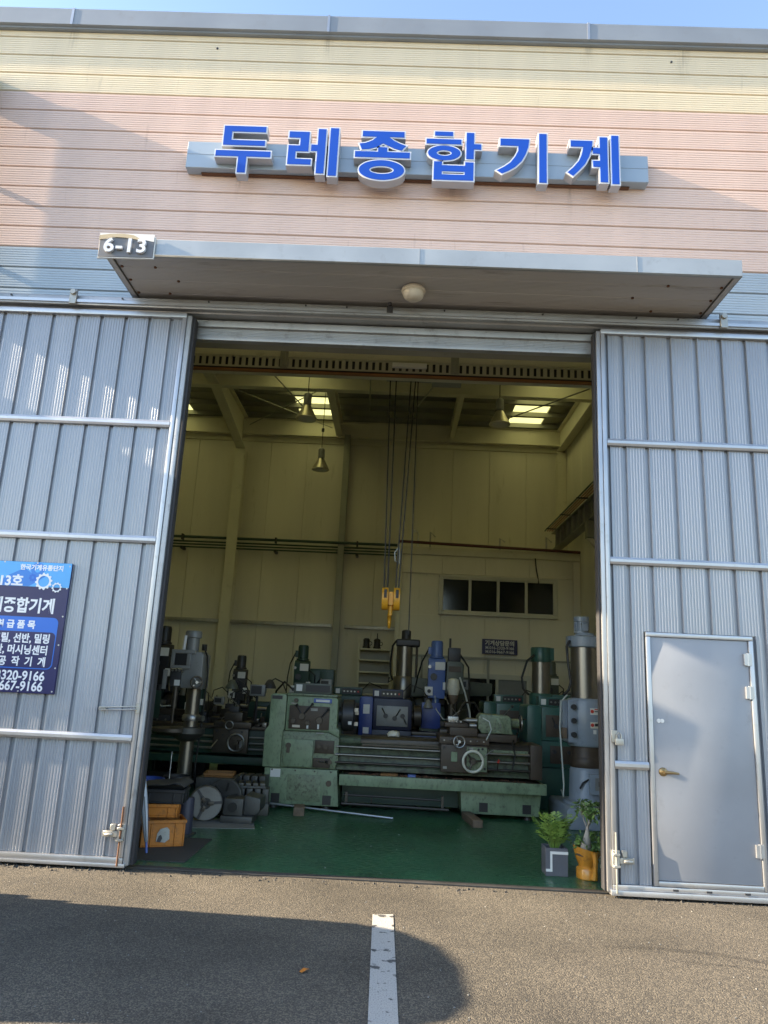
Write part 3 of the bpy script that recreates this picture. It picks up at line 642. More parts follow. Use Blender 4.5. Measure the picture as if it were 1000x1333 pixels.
# ================================================================ main sign
sg = thing('shop_sign', 'grey box sign with large blue raised Korean letters', 'sign', (0, 6.7, 6.57))
B().box(-2.40, 2.425, 6.66, 6.778, 6.775, 7.09).done('sign_box', 'sign_box', sg, .004, 1)
B().box(-2.398, 2.423, 6.6575, 6.6595, 6.935, 6.938).done('box_seam', 'coping_metal', sg)
B().box(-2.25, 2.25, 6.735, 6.775, 6.762, 6.7745).done('box_bracket', 'rust', sg)
LETTERS=[('두',[('poly',[(-1.996,7.196),(-1.56,7.196),(-1.56,7.129),(-1.913,7.129),(-1.913,7.026),(-1.56,7.026),(-1.56,6.965),(-1.996,6.965)]),('poly',[(-2.062,6.899),(-1.493,6.899),(-1.493,6.831),(-1.739,6.831),(-1.739,6.64),(-1.823,6.64),(-1.823,6.831),(-2.062,6.831)])]),('레',[('poly',[(-1.313,7.152),(-1.104,7.152),(-1.104,6.915),(-1.235,6.915),(-1.235,6.824),(-1.071,6.824),(-1.071,6.759),(-1.313,6.759),(-1.313,6.985),(-1.194,6.985),(-1.194,7.078),(-1.313,7.078)]),('poly',[(-1.012,7.191),(-0.931,7.191),(-0.931,6.66),(-1.012,6.66),(-1.012,6.924),(-1.078,6.924),(-1.078,7.0),(-1.012,7.0)]),('poly',[(-0.886,7.207),(-0.801,7.207),(-0.801,6.638),(-0.886,6.638)])]),('종',[('poly',[(-0.552,7.187),(-0.119,7.187),(-0.119,7.121),(-0.275,7.121),(-0.221,7.076),(-0.158,7.044),(-0.097,7.021),(-0.14,6.963),(-0.221,6.985),(-0.293,7.021),(-0.335,7.044),(-0.4,6.996),(-0.479,6.97),(-0.552,6.963),(-0.578,7.033),(-0.513,7.044),(-0.447,7.076),(-0.4,7.121),(-0.552,7.121)]),('poly',[(-0.62,6.941),(-0.383,6.941),(-0.383,6.996),(-0.29,6.996),(-0.29,6.941),(-0.054,6.941),(-0.054,6.872),(-0.62,6.872)]),('ring',-0.338,6.725,0.232,0.116,0.126,0.047)]),('합',[('poly',[(0.198,7.208),(0.384,7.208),(0.384,7.158),(0.198,7.158)]),('poly',[(0.113,7.118),(0.472,7.118),(0.472,7.06),(0.113,7.06)]),('ring',0.299,6.952,0.167,0.087,0.078,0.033),('poly',[(0.526,7.203),(0.603,7.203),(0.603,7.068),(0.677,7.068),(0.677,7.005),(0.603,7.005),(0.603,6.888),(0.526,6.888)]),('hole',[(0.197,6.849),(0.278,6.849),(0.278,6.806),(0.517,6.806),(0.517,6.849),(0.603,6.849),(0.603,6.634),(0.197,6.634)],[(0.28,6.735),(0.515,6.735),(0.515,6.698),(0.28,6.698)])]),('기',[('poly',[(0.876,7.147),(1.172,7.147),(1.162,7.055),(1.135,6.967),(1.095,6.887),(1.028,6.813),(0.962,6.767),(0.895,6.732),(0.843,6.767),(0.917,6.813),(0.983,6.869),(1.028,6.936),(1.06,7.007),(1.06,7.065),(0.876,7.065)]),('poly',[(1.274,7.218),(1.35,7.218),(1.35,6.639),(1.274,6.639)])]),('계',[('poly',[(1.598,7.153),(1.822,7.153),(1.813,7.062),(1.784,6.965),(1.743,6.877),(1.679,6.797),(1.619,6.731),(1.563,6.772),(1.619,6.829),(1.679,6.909),(1.71,6.989),(1.727,7.079),(1.598,7.079)]),('poly',[(1.896,7.201),(1.973,7.201),(1.973,6.668),(1.896,6.668),(1.896,6.847),(1.824,6.847),(1.824,6.918),(1.896,6.918),(1.896,7.003),(1.824,7.003),(1.824,7.071),(1.896,7.071)]),('poly',[(2.015,7.224),(2.088,7.224),(2.088,6.651),(2.015,6.651)])])]
def outset(poly, d):
    n = len(poly); A = sum(poly[i][0]*poly[(i+1) % n][1]-poly[(i+1) % n][0]*poly[i][1] for i in range(n)); s = 1 if A > 0 else -1
    out = []
    for i in range(n):
        p0, p1, p2 = Vector(poly[i-1]), Vector(poly[i]), Vector(poly[(i+1) % n])
        e1 = (p1-p0).normalized(); e2 = (p2-p1).normalized()
        n1 = Vector((e1.y, -e1.x))*s; n2 = Vector((e2.y, -e2.x))*s; m = n1+n2
        if m.length < .3: m = n1
        m = m.normalized(); k = d/max(.5, m.dot(n1)); out.append((p1.x+m.x*k, p1.y+m.y*k))
    return out
def ell(c, rx, rz, n=40): return [(c[0]+rx*math.cos(2*math.pi*i/n), c[1]+rz*math.sin(2*math.pi*i/n)) for i in range(n)]
def solid(b, outer, holes, y0, y1):
    loops = [outer]+holes; flat = [p for lp_ in loops for p in lp_]; n = len(flat)
    tri = tessellate_polygon([[Vector((p[0], p[1], 0)) for p in lp_] for lp_ in loops])
    fs = [tuple(reversed(t)) for t in tri]+[tuple(i+n for i in t) for t in tri]; k = 0
    for lp_ in loops:
        m = len(lp_); fs += [(k+i, k+(i+1) % m, n+k+(i+1) % m, n+k+i) for i in range(m)]; k += m
    b.add([(p[0], y0, p[1]) for p in flat]+[(p[0], y1, p[1]) for p in flat], fs)
for ch, cs in LETTERS:
    body = B(); face = B(); rim_ = B()
    for c in cs:
        if c[0] == 'poly': o_, h_ = c[1], []
        elif c[0] == 'hole': o_, h_ = c[1], [c[2]]
        else: o_, h_ = ell(c[1:3], c[3], c[4]), [ell(c[1:3], c[5], c[6])]
        solid(body, outset(o_, .013), [outset(q, -.011) for q in h_], 6.5532, 6.6592); solid(rim_, outset(o_, .014), [outset(q, -.012) for q in h_], 6.545, 6.553)
        solid(face, o_, h_, 6.541, 6.5448)
    lb = body.done('letter', 'sign_side', sg, sharp=25); rim_.done('letter_rim', 'sign_white', lb, sharp=25)
    face.done('letter_face', 'sign_blue', lb, sharp=25)

# ================================================================ blade sign of the next unit, left of the frame
bs = thing('blade_sign', 'tall grey blade sign at the left edge of the facade', 'sign', (-4.68, 6.78, 5.0))
B().box(-4.74, -4.635, 6.02, 6.72, 5.05, 7.94).done('sign_case', 'aluminium_dull', bs, .01)
B().box(-4.633, -4.630, 6.06, 6.68, 5.1, 7.88).done('sign_face', 'sign_box', bs)
for z, h_ in ((7.50, .40), (6.62, .04), (5.75, .04)): B().box(-4.72, -4.655, 6.721, 6.779, z, z+h_).done('bracket', 'dark_steel', bs)

# ================================================================ banner
bn = thing('trade_banner', 'navy and sky-blue trade banner with gears and white Korean text', 'banner', (-3.55, 6.55, 1.38))
bx0, bx1, bz0, bz1 = -4.14, -2.935, 1.378, 2.528
y = 6.566
B().box(bx0, bx1, y, 6.5945, bz0, bz1).done('board', 'banner_navy', bn, .003, 1)
B().box(bx0+.001, bx1-.001, y-.002, y-.0002, 2.305, bz1-.002).done('header_band', 'banner_cyan', bn, smooth=False)
def gear(cx_, cz, r1, r0, teeth, yy, mat, name='gear_print'):
    outer = []
    for i in range(teeth*4):
        t = 2*math.pi*(i+.5)/(teeth*4); rr = r1 if (i % 4) < 2 else r1*.84; outer.append((cx_+rr*math.cos(t), cz+rr*math.sin(t)))
    b = B(); solid(b, outer, [ell((cx_, cz), r0, r0, 24)], yy-.0012, yy); return b.done(name, mat, bn, smooth=False)
gear(-3.30, 2.49, .10, .05, 12, y-.0022, 'banner_cyan_deep') if False else None
b = B(); solid(b, ell((-3.24, 2.462), .062, .062, 20), [ell((-3.24, 2.462), .03, .03, 16)], y-.0036, y-.0022); b.done('gear_print', 'banner_cyan_deep', bn, smooth=False)
b = B(); b.add([(-3.62, y-.0024, 2.306), (-3.30, y-.0024, 2.306), (-3.16, y-.0024, 2.40), (-3.30, y-.0024, 2.43), (-3.36, y-.0024, 2.47), (-3.50, y-.0024, 2.40)], [(0, 1, 2, 3, 4, 5)]); b.done('shade_print', 'banner_cyan_deep', bn, smooth=False)
gear(-3.275, 2.385, .036, .012, 8, y-.0026, 'banner_blue')
gear(-3.17, 2.355, .078, .050, 12, y-.004, 'print_white'); gear(-3.045, 2.305, .046, .030, 10, y-.004, 'print_white')
text('한국기계유통단지', -3.005, 2.458, .054, y-.003, 'print_white', bn, 'RIGHT', .002)
text('6-13호', -3.355, 2.31, .118, y-.003, 'print_white', bn, 'RIGHT', .004)
text('두레종합기계', -3.035, 2.083, .142, y-.001, 'print_white', bn, 'RIGHT', .0045, xs=.9)
# rounded list box
def rr_poly(x0, x1, z0, z1, r, n=6):
    out = []
    for cx_, cz, a0 in ((x1-r, z1-r, 0), (x0+r, z1-r, 90), (x0+r, z0+r, 180), (x1-r, z0+r, 270)):
        for i in range(n+1):
            t = R(a0+90*i/n); out.append((cx_+r*math.cos(t), cz+r*math.sin(t)))
    return out
b = B(); solid(b, rr_poly(-4.07, -2.985, 1.585, 2.035, .05), [rr_poly(-4.062, -2.993, 1.593, 1.905, .042)], y-.0016, y-.0002); b.done('list_frame', 'banner_blue', bn, smooth=False)
text('취 급 품 목', -3.185, 1.938, .078, y-.0025, 'print_white', bn, 'RIGHT', .003)
text('드릴, 선반, 밀링', -3.035, 1.815, .088, y-.001, 'print_white', bn, 'RIGHT', .0026, xs=.9)
text('반, 머시닝센터', -3.04, 1.715, .088, y-.001, 'print_white', bn, 'RIGHT', .0026, xs=.9)
text('공  작  기  계', -3.045, 1.615, .088, y-.001, 'print_white', bn, 'RIGHT', .0026, xs=.9)
text('3320-9166', -3.035, 1.487, .112, y-.001, 'print_white', bn, 'RIGHT', .0026, xs=.9)
text('9667-9166', -3.04, 1.399, .112, y-.001, 'print_white', bn, 'RIGHT', .0026, xs=.9)
for z in (2.50, 2.3, 2.05, 1.8, 1.6, 1.40): B().cyl((bx1-.018, y-.004, z), (bx1-.018, y, z), .007, n=8).done('rivet', 'aluminium', bn)
for x in (-3.9, -3.55, -3.25): B().cyl((x, y-.004, 1.392), (x, y, 1.392), .007, n=8).cyl((x, y-.004, 2.518), (x, y, 2.518), .007, n=8).done('rivet', 'aluminium', bn)

# ================================================================ overhead crane
cr = thing('overhead_crane', 'overhead crane girder with orange edge and ropes to a yellow hook', 'crane', (0, 8.6, 2.5))
GX0, GX1 = -4.0, 3.6
B().box(GX0, GX1, 8.75, 9.05, 5.50, 5.66).done('girder', 'cream_steel', cr, .006)
B().box(GX0, GX1, 8.58, 8.74, 5.565, 5.645).done('walkway_rail', 'cream_steel', cr, .006)
b = B().box(GX0, GX1, 8.56, 8.574, 5.535, 5.555).box(GX0, GX1, 8.56, 8.574, 5.40, 5.42)
x = GX0
while x < GX1: b.box(x, x+.05, 8.562, 8.572, 5.421, 5.534); x += .084
b.done('grating', 'grating_grey', cr, smooth=False); B().box(GX0, GX1, 8.64, 8.65, 5.38, 5.56).done('dark_slot_backing', 'dark_steel', cr)  # dark sheet added behind the grating so the slots read as shade
B().box(GX0, GX1, 8.55, 8.60, 5.345, 5.372).done('orange_edge', 'crane_orange', cr, .004)
for x in (-1.53, .61): B().box(x-.05, x+.05, 8.53, 8.549, 5.40, 5.63).box(x-.018, x+.018, 8.515, 8.5295, 5.42, 5.60).done('hanger_plate', 'grey_steel', cr, .003, 1)
B().box(-.17, .26, 8.50, 8.549, 5.45, 5.51).done('tube_light', 'label_white', cr, .006)
B().cyl((-.25, 9.2, 5.68), (.35, 9.2, 5.68), .12, n=20).box(.36, .75, 9.07, 9.35, 5.56, 5.8).done('hoist', 'grey_steel', cr)
HX, HY = -.06, 8.8
for dx, top in ((-.085, -.20), (-.045, -.12), (.05, .08), (.085, .14)):
    B().cyl((HX+dx, HY, 2.68), (top, 9.08, 5.66), .0085, n=6).done('rope', 'cable_black', cr)
hb = None
for s in (-1, 1):
    cxh = HX+s*.07; pts = []
    for i in range(20):
        t = 2*math.pi*i/20; pts.append((HY+.10*math.cos(t), 2.60+.135*math.sin(t)))
    hb = B().prism(pts, 'x', cxh-.038, cxh+.038).done('sheave_cover', 'hook_yellow', cr, .012)
    B().box(cxh-.012, cxh+.02, HY-.108, HY-.07, 2.60, 2.70).done('rope_slot', 'cable_black', hb, .006)
B().box(HX-.03, HX+.03, HY-.05, HY+.05, 2.52, 2.68).cyl((HX, HY, 2.54), (HX, HY, 2.40), .028, .024, n=12).done('hook_yoke', 'hook_yellow', cr, .004, 1)
pts = []; rad = []
for i in range(15):
    t = R(80-i*17.5); pts.append((HX-.008, HY+.062*math.cos(t), 2.335+.075*math.sin(t))); rad.append(.026-.0011*i)
B().tube([(HX, HY, 2.43)]+pts, [.024]+rad, 10).done('hook', 'hook_yellow', cr)
# festoon loop hanging beside the hook
B().tube([(HX+.07, 8.9, 3.25), (HX+.02, 8.9, 3.18), (HX+.03, 8.9, 3.08), (HX+.08, 8.9, 3.05), (HX+.085, 8.9, 3.15), (HX+.07, 8.9, 3.26)], .008, 6).done('cable_loop', 'cable_white', cr)
B().cyl((.17, 8.95, 2.2), (.17, 9.1, 5.6), .007, n=6).done('pendant_cable', 'cable_black', cr)

# crane runway along the right wall
rn = thing('crane_runway', 'crane runway beam with stiffeners and orange conductor bars on right wall', 'runway beam', (3.75, 12.4, 4.7))
hbeam(3.72, 7.0, 17.2, 4.88, 5.30, .20, 'grey_steel', 'beam', rn)
y = 7.4
while y < 17.1: B().box(3.63, 3.71, y, y+.012, 4.90, 5.28).done('stiffener', 'grey_steel', rn); y += .52
B().box(3.69, 3.75, 7.0, 17.2, 5.302, 5.345).done('rail', 'dark_steel', rn)
for i in range(4): B().box(3.48+i*.055, 3.495+i*.055, 7.0, 17.3, 5.36, 5.39).done('conductor_bar', 'conductor_orange' if i else 'pipe_green', rn)
y = 8.2
while y < 17.3: B().box(3.44, 3.70, y, y+.03, 5.335, 5.357).done('bar_bracket', 'dark_steel', rn); y += 1.45
for y in (10.8, 14.0):
    B().box(3.62, 4.115, y-.1, y+.1, 4.55, 4.875).done('corbel', 'grey_steel', rn); B().prism([(3.62, 4.54), (4.11, 4.0), (4.11, 4.12), (3.73, 4.54)], 'y', y-.05, y+.05).done('corbel_brace', 'cream_steel', rn)

# ================================================================ high-bay lamps
def high_bay(label, x, y, zb):
    t = thing('high_bay_lamp', label, 'lamp', (x, y, zb), group='high-bay lamps hanging from the roof')
    B().lathe([(.178, zb), (.185, zb+.012), (.12, zb+.14), (.065, zb+.25), (.055, zb+.26)], (x, y, 0), 24).done('reflector', 'lamp_reflector', t)
    B().lathe([(.16, zb+.004), (.12, zb-.004), (.01, zb-.006)], (x, y, 0), 20).done('lens', 'lamp_glass', t)
    B().lathe([(.07, zb+.26), (.07, zb+.45), (.055, zb+.47), (.02, zb+.49)], (x, y, 0), 14).done('ballast', 'machine_grey', t)
    B().cyl((x, y, zb+.48), (x, y, 8.1), .008, n=6).cyl((x, y, zb+.86), (x, y, zb+.93), .03, n=8).done('cord', 'cable_black', t)
high_bay('cone high-bay lamp, the left one of the upper pair', -1.68, 12, 6.0)
high_bay('cone high-bay lamp, the one nearest the right wall', 1.65, 12, 6.04)
high_bay('cone high-bay lamp hanging lowest, against the back wall', -1.72, 15, 5.98)

# ================================================================ machine parts shared by builders
def wheel(c, ax, r, par, rim='bare_steel', hub='oily_steel', name='handwheel', t=.012):
    ax = Vector(ax).normalized(); c = Vector(c)
    wv = B().ring(c, ax, r, t, 28, 8).done(name, rim, par)
    b = B(); a = ax.orthogonal().normalized(); q = ax.cross(a)
    b.cyl(c-ax*.02, c+ax*.025, r*.3, r*.26, 14)
    for i in range(3):
        d = a*math.cos(i*2.094+.4)+q*math.sin(i*2.094+.4); b.cyl(c, c+d*r, t*.75, n=6)
    b.cyl(c+a*r*.8+ax*.0, c+a*r*.8+ax*.08, t*.8, n=8)
    b.done('wheel_hub', hub, wv)
    return wv
def lever(p, q, par, knob=True, mat='bare_steel', r=.008):
    l = B().cyl(p, q, r, n=8).done('lever', mat, par)
    if knob: B().lathe([(.004, -.018), (.018, -.008), (.02, .004), (.01, .018), (.002, .02)], q, 10).done('knob', 'black_plastic', l)
    return l

# ================================================================ main green lathe
def main_lathe():
    t = thing('engine_lathe', 'large pale green engine lathe in front with ivory handwheel', 'lathe', (.2, 10.4, .06))
    G = 'machine_green'
    yf = 10.0
    # pedestals
    pl = B().prism([(-1.58, .06), (-.62, .06), (-.66, .5), (-1.60, .5)], 'y', yf, 10.78).done('left_pedestal', G, t, .012)
    B().box(-1.29, -.86, yf-.012, yf-.001, .11, .43).done('access_panel', 'machine_green_worn', pl, .01)
    for x in (-1.49, -.83): B().box(x, x+.11, yf-.004, yf+.03, .075, .19).done('pocket_shade', 'black_plastic', pl)  # raised black blocks paint the shade of the foot notches
    B().cyl((-.76, yf-.02, .335), (-.76, yf, .335), .036, n=16).done('drain_plug', 'oily_steel', pl)
    lb = B().box(-1.52, -1.39, yf-.004, yf-.001, .385, .485).done('label_plate', 'label_white', pl)
    pr = B().prism([(.95, .06), (1.93, .06), (1.96, .335), (.93, .335)], 'y', yf, 10.75).done('right_pedestal', G, t, .012)
    for x in (1.17, 1.72): B().box(x, x+.11, yf-.004, yf+.03, .09, .20).done('pocket_shade', 'black_plastic', pr)  # black blocks for notch shade here too
    B().box(-.61, .94, 10.45, 10.70, .06, .335).done('back_plate', 'machine_dark_green', t)
    # tray
    B().prism([(9.86, .34), (9.86, .47), (9.875, .475), (9.90, .455), (10.75, .455), (10.78, .475), (10.80, .47), (10.80, .34)], 'x', -.62, 2.0).done('chip_tray', G, t, .006)
    B().box(-.58, 1.95, 9.92, 10.74, .456, .468).done('tray_sludge', 'brown_plate', t)
    # brake treadle
    b = B().cyl((-.56, 9.97, .215), (.72, 9.97, .205), .013, n=8).cyl((-.58, 9.93, .115), (.78, 9.93, .10), .018, n=8)
    for x in (-.52, .70): b.box(x-.015, x+.015, 9.93, 9.99, .10, .26)
    b.cyl((-.2, 9.97, .21), (-.2, 9.97, .12), .01, n=6); b.done('brake_treadle', 'oily_steel', t)
    # bed
    b = B().prism([(10.12, .50), (10.12, .56), (10.17, .60), (10.17, .80), (10.10, .84), (10.10, .90), (10.16, .92), (10.52, .92), (10.58, .90), (10.58, .84), (10.51, .80), (10.51, .60), (10.56, .56), (10.56, .50)], 'x', -.72, 1.86)
    b.done('bed', 'bed_green', t, .004, 1)
    B().prism([(10.095, .845), (10.095, .905), (10.15, .935), (10.19, .925), (10.49, .925), (10.53, .935), (10.585, .905), (10.585, .845)], 'x', -.38, 1.87).done('bed_way', 'oily_steel', t, .003, 1)
    for z, m, r in ((.795, 'column_steel', .017), (.695, 'column_steel', .019), (.60, 'oily_steel', .016)):
        B().cyl((-.70, 10.04, z), (1.85, 10.04, z), r, n=10).done('lead_rod', m, t)
    B().box(1.82, 1.97, 9.98, 10.62, .505, .93).done('end_bracket', 'brown_plate', t, .012)
    B().box(1.28, 1.80, 10.06, 10.10, .78, .845).done('rod_guard', 'machine_green_worn', t, .004, 1)
    # feed box
    fb = B().prism([(-1.60, .505), (-.70, .505), (-.66, .62), (-.66, .90), (-.80, .96), (-1.60, .96)], 'y', 10.03, 10.72).done('feed_box', 'machine_green_worn', t, .01)
    B().box(-1.37, -.99, 9.995, 10.029, .52, .86).done('feed_door', G, fb, .012)
    B().cyl((-1.31, 9.975, .78), (-1.31, 9.995, .78), .035, n=14).box(-1.33, -1.29, 9.97, 9.995, .69, .78).done('door_latch', 'oily_steel', fb)
    B().box(-.97, -.72, 10.0, 10.029, .70, .86).done('feed_plate', 'brown_plate', fb, .006)
    for x, z in ((-.91, .79), (-.82, .78), (-.76, .60)): B().cyl((x, 9.95, z), (x, 10.0, z), .028, .024, n=12).done('feed_knob', 'oily_steel', fb)
    lever((-.93, 10.0, .60), (-.80, 9.96, .60), fb)
    B().box(-.98, -.76, 10.0, 10.029, .52, .64).done('lower_plate', 'brown_plate', fb, .006)
    # end guard and headstock
    B().prism([(-1.63, .507), (-1.40, .507), (-1.395, .95), (-1.375, 1.0), (-1.375, 1.40), (-1.40, 1.425), (-1.56, 1.425), (-1.585, 1.40), (-1.585, 1.02), (-1.63, .95)], 'y', 9.97, 10.80).done('end_guard', G, t, .014)
    hs = B().prism([(-1.37, .965), (-.80, .965), (-.66, .90), (-.66, 1.0), (-.70, 1.02), (-.70, 1.38), (-.73, 1.41), (-1.37, 1.41)], 'y', yf, 10.76).done('headstock', G, t, .014)
    B().box(-1.38, -.71, 9.97, 10.79, 1.412, 1.44).done('headstock_lid', 'machine_green_worn', hs, .008)
    B().box(-1.33, -.80, 9.982, 9.999, .99, 1.285).done('control_plate', 'brown_plate', hs, .008)
    B().box(-1.02, -.78, 9.985, 9.999, 1.33, 1.385).done('maker_plate', 'label_blue', hs, .004, 1)
    B().box(-.99, -.81, 9.9825, 9.9848, 1.343, 1.372).done('maker_print', 'label_white', hs, smooth=False)
    B().box(-1.565, -1.43, 9.964, 9.9695, 1.355, 1.40).done('warning_plate', 'dark_steel', hs)
    for (x, z), (qx, qz) in (((-1.16, 1.16), (-1.23, 1.29)), ((-1.16, 1.16), (-1.03, 1.31)), ((-.93, 1.12), (-.82, 1.25))):
        lever((x, 9.975, z), (qx, 9.945, qz), hs, True, 'dark_steel', .01)
    for x, z, r in ((-1.16, 1.15, .04), (-.93, 1.11, .042), (-1.27, 1.09, .03), (-1.08, 1.07, .028), (-1.25, 1.35, .026)):
        B().cyl((x, 9.955, z), (x, 9.983, z), r, r*1.1, 16).done('dial', 'oily_steel', hs)
    for x in (-1.08, -.94): B().box(x-.012, x+.012, 9.968, 9.982, 1.0, 1.06).done('gauge_tab', 'label_white', hs)
    cb = B().box(-1.30, -.80, 10.05, 10.25, 1.442, 1.575).done('switch_box', 'machine_olive', hs, .008)
    B().box(-1.27, -1.19, 10.046, 10.049, 1.47, 1.555).done('switch_label', 'label_white', cb); B().box(-1.14, -.82, 10.044, 10.0495, 1.465, 1.555).done('switch_panel', 'black_plastic', cb)
    # chuck
    ck = B().lathe([(.10, -.70), (.10, -.66), (.19, -.655), (.205, -.64), (.205, -.50), (.19, -.49), (.05, -.488)], (0, 10.34, 1.18), 28, 'x').done('chuck', 'dark_steel', t)
    for i in range(3):
        a = i*2.094+.3; B().cbox((-.465, 10.34+.11*math.cos(a), 1.18+.11*math.sin(a)), (.05, .05, .05)).done('chuck_jaw', 'bare_steel', ck)
    B().box(-.56, -.515, 10.095, 10.13, 1.07, 1.11).done('chuck_label', 'label_white', ck)
    # carriage
    B().prism([(9.93, .90), (9.93, .985), (10.0, 1.0), (10.62, 1.0), (10.66, .98), (10.66, .90), (10.59, .90), (10.59, .94), (10.09, .94), (10.09, .90)], 'x', .64, 1.28).done('saddle', 'brown_plate', t, .006)
    ap = B().box(.66, 1.26, 9.90, 10.02, .56, .895).done('apron', 'brown_plate', t, .012)
    B().box(.99, 1.25, 9.893, 9.899, .58, .88).done('apron_panel', 'machine_green_worn', ap, .004, 1)
    B().box(.79, .87, 9.885, 9.8985, .69, .81).done('apron_label', 'machine_green', ap, .004, 1)
    wheel((1.06, 9.80, .71), (0, -1, 0), .125, ap, 'ivory', 'oily_steel', t=.017)
    B().cyl((1.06, 9.82, .71), (1.06, 9.9, .71), .045, n=14).done('wheel_boss', 'oily_steel', ap)
    wheel((.885, 9.82, .94), (0, -1, .1), .07, ap, 'bare_steel', 'bare_steel', t=.010)
    lever((1.22, 9.9, .78), (1.33, 9.84, .86), ap, False); lever((1.0, 9.89, .86), (1.06, 9.85, .83), ap)
    for x, z in ((1.14, .85), (1.19, .86), (1.22, .62), (.70, .86)): B().cyl((x, 9.885, z), (x, 9.9, z), .016, n=10).done('knob', 'black_plastic', ap)
    cs = B().box(.78, 1.14, 10.05, 10.55, 1.002, 1.10).done('cross_slide', 'brown_plate', t, .006)
    B().box(.72, 1.02, 10.12, 10.36, 1.102, 1.155).done('compound_slide', 'brown_plate', cs, .006)
    tp = B().box(.76, .90, 10.16, 10.30, 1.157, 1.235).done('tool_post', 'bare_steel', cs, .006); lever((.83, 10.23, 1.235), (.93, 10.18, 1.33), tp, True)
    B().cyl((1.05, 10.2, 1.13), (1.14, 10.2, 1.13), .035, n=12).cyl((1.13, 10.2, 1.13), (1.13, 10.12, 1.19), .008, n=6).done('slide_crank', 'bare_steel', cs)
    # tailstock
    ts = B().prism([(1.20, 1.04), (1.62, 1.04), (1.60, 1.10), (1.60, 1.24), (1.55, 1.28), (1.20, 1.29), (1.16, 1.25), (1.16, 1.10)], 'y', 10.14, 10.48).done('tailstock', 'machine_green_worn', t, .02)
    B().prism([(1.36, 1.05), (1.52, 1.05), (1.50, 1.14), (1.44, 1.24), (1.40, 1.24), (1.44, 1.12)], 'y', 10.115, 10.139).done('casting_rib', 'machine_green_worn', ts, .006)
    B().box(1.15, 1.66, 10.10, 10.54, .94, 1.035).done('tailstock_base', 'brown_plate', ts, .006)
    B().cyl((1.02, 10.31, 1.19), (1.19, 10.31, 1.19), .035, n=14).cyl((.96, 10.31, 1.19), (1.02, 10.31, 1.19), .004, .03, 12).done('quill', 'bare_steel', ts)
    B().cyl((1.60, 10.31, 1.18), (1.72, 10.31, 1.18), .06, n=16).done('quill_end', 'machine_green_worn', ts)
    wheel((1.75, 10.31, 1.18), (1, 0, 0), .10, ts, 'bare_steel', 'oily_steel')
    lever((1.5, 10.2, 1.28), (1.60, 10.1, 1.40), ts, True)
    lever((1.40, 10.02, .60), (1.40, 9.96, .70), t, False, 'oily_steel'); B().cyl((1.40, 9.96, .695), (1.41, 9.95, .735), .015, n=8).done('red_knob', 'label_red', t)
    # coolant line, lamp, trays, chips and small fittings
    B().tube([(1.22, 10.6, .98), (1.23, 10.62, 1.30), (1.15, 10.55, 1.42), (1.0, 10.42, 1.42), (.93, 10.34, 1.33), (.91, 10.30, 1.24)], .013, 8).done('coolant_pipe', 'oily_steel', t)
    B().tube([(1.70, 10.5, .95), (1.74, 10.52, 1.05), (1.66, 10.2, 1.02), (1.60, 10.05, .95), (1.62, 9.98, .80), (1.58, 9.96, .62)], .010, 6).done('cable', 'cable_black', t)
    B().tube([(-1.34, 10.1, 1.5), (-1.45, 10.2, 1.58), (-1.60, 10.5, 1.45), (-1.66, 10.7, 1.1), (-1.66, 10.75, .5)], .014, 6).done('cable', 'cable_black', t)
    pile = B()
    for i in range(260):
        x = random.choice((random.uniform(-.5, .6), random.uniform(-.5, 1.8))); yy = random.uniform(9.95, 10.08)+random.gauss(0, .03); s_ = random.uniform(.006, .02); z_ = .468
        a = random.uniform(0, 6.28); pile.add([(x+s_*math.cos(a), yy+s_*math.sin(a), z_), (x+s_*math.cos(a+2), yy+s_*math.sin(a+2), z_), (x+s_*math.cos(a+4.2), yy+s_*math.sin(a+4.2), z_+.004), (x, yy, z_+s_*1.1)], [(0, 1, 3), (1, 2, 3), (2, 0, 3)])
    tag(pile.done('metal_chips', 'rust', t, smooth=False), kind='stuff')
    for x, w_, m in ((-.10, .22, 'tray_orange'), (.25, .10, 'label_blue')): B().box(x, x+w_, 9.93, 10.03, .469, .50).done('small_tray', m, t, .004, 1)
    B().box(-.36, 1.82, 10.088, 10.099, .815, .838).done('gear_rack', 'oily_steel', t)
    for x, z, w_, h_, m in ((-1.31, 1.30, .07, .02, 'label_dirty'), (-1.05, 1.225, .09, .035, 'label_dirty'), (-1.28, 1.01, .10, .03, 'bare_steel'), (-.96, .94, .10, .016, 'label_dirty'), (.69, .60, .05, .03, 'label_dirty'), (1.02, .845, .05, .025, 'label_dirty')):
        yy = 9.98 if z > .9 else 9.889; B().box(x, x+w_, yy-.002, yy+.0015 if z > .9 else yy+.003, z, z+h_).done('data_plate', m, t)
    for i in range(7): B().cyl((.70+i*.085, 9.93, .945+.01*(i % 2)), (.70+i*.085, 9.925, .945), .010, n=8).done('bolt_head', 'bare_steel', t)
    for x in (-1.5, -1.2, -.95, -.74): B().cyl((x, 9.995, .475), (x, 10.0, .475), .012, n=8).done('bolt_head', 'oily_steel', t)
    for dx, L2 in ((-.06, .13), (.03, .16), (.09, .10)): B().box(.83+dx-.012, .83+dx+.012, 10.05, 10.05+L2, 1.165, 1.19).done('cutting_tool', 'bare_steel', t, .003, 1)
    B().box(1.30, 1.42, 10.14, 10.22, .94, .99).box(1.33, 1.36, 10.12, 10.20, .991, 1.03).done('spanner_block', 'bare_steel', t, .004, 1)
    B().tube([(1.24, 9.93, .97), (1.30, 9.90, 1.10), (1.28, 9.95, 1.20), (1.20, 10.0, 1.24)], .008, 6).done('flex_hose', 'cable_white', t)
    # bench pads under the pedestals
    b = B()
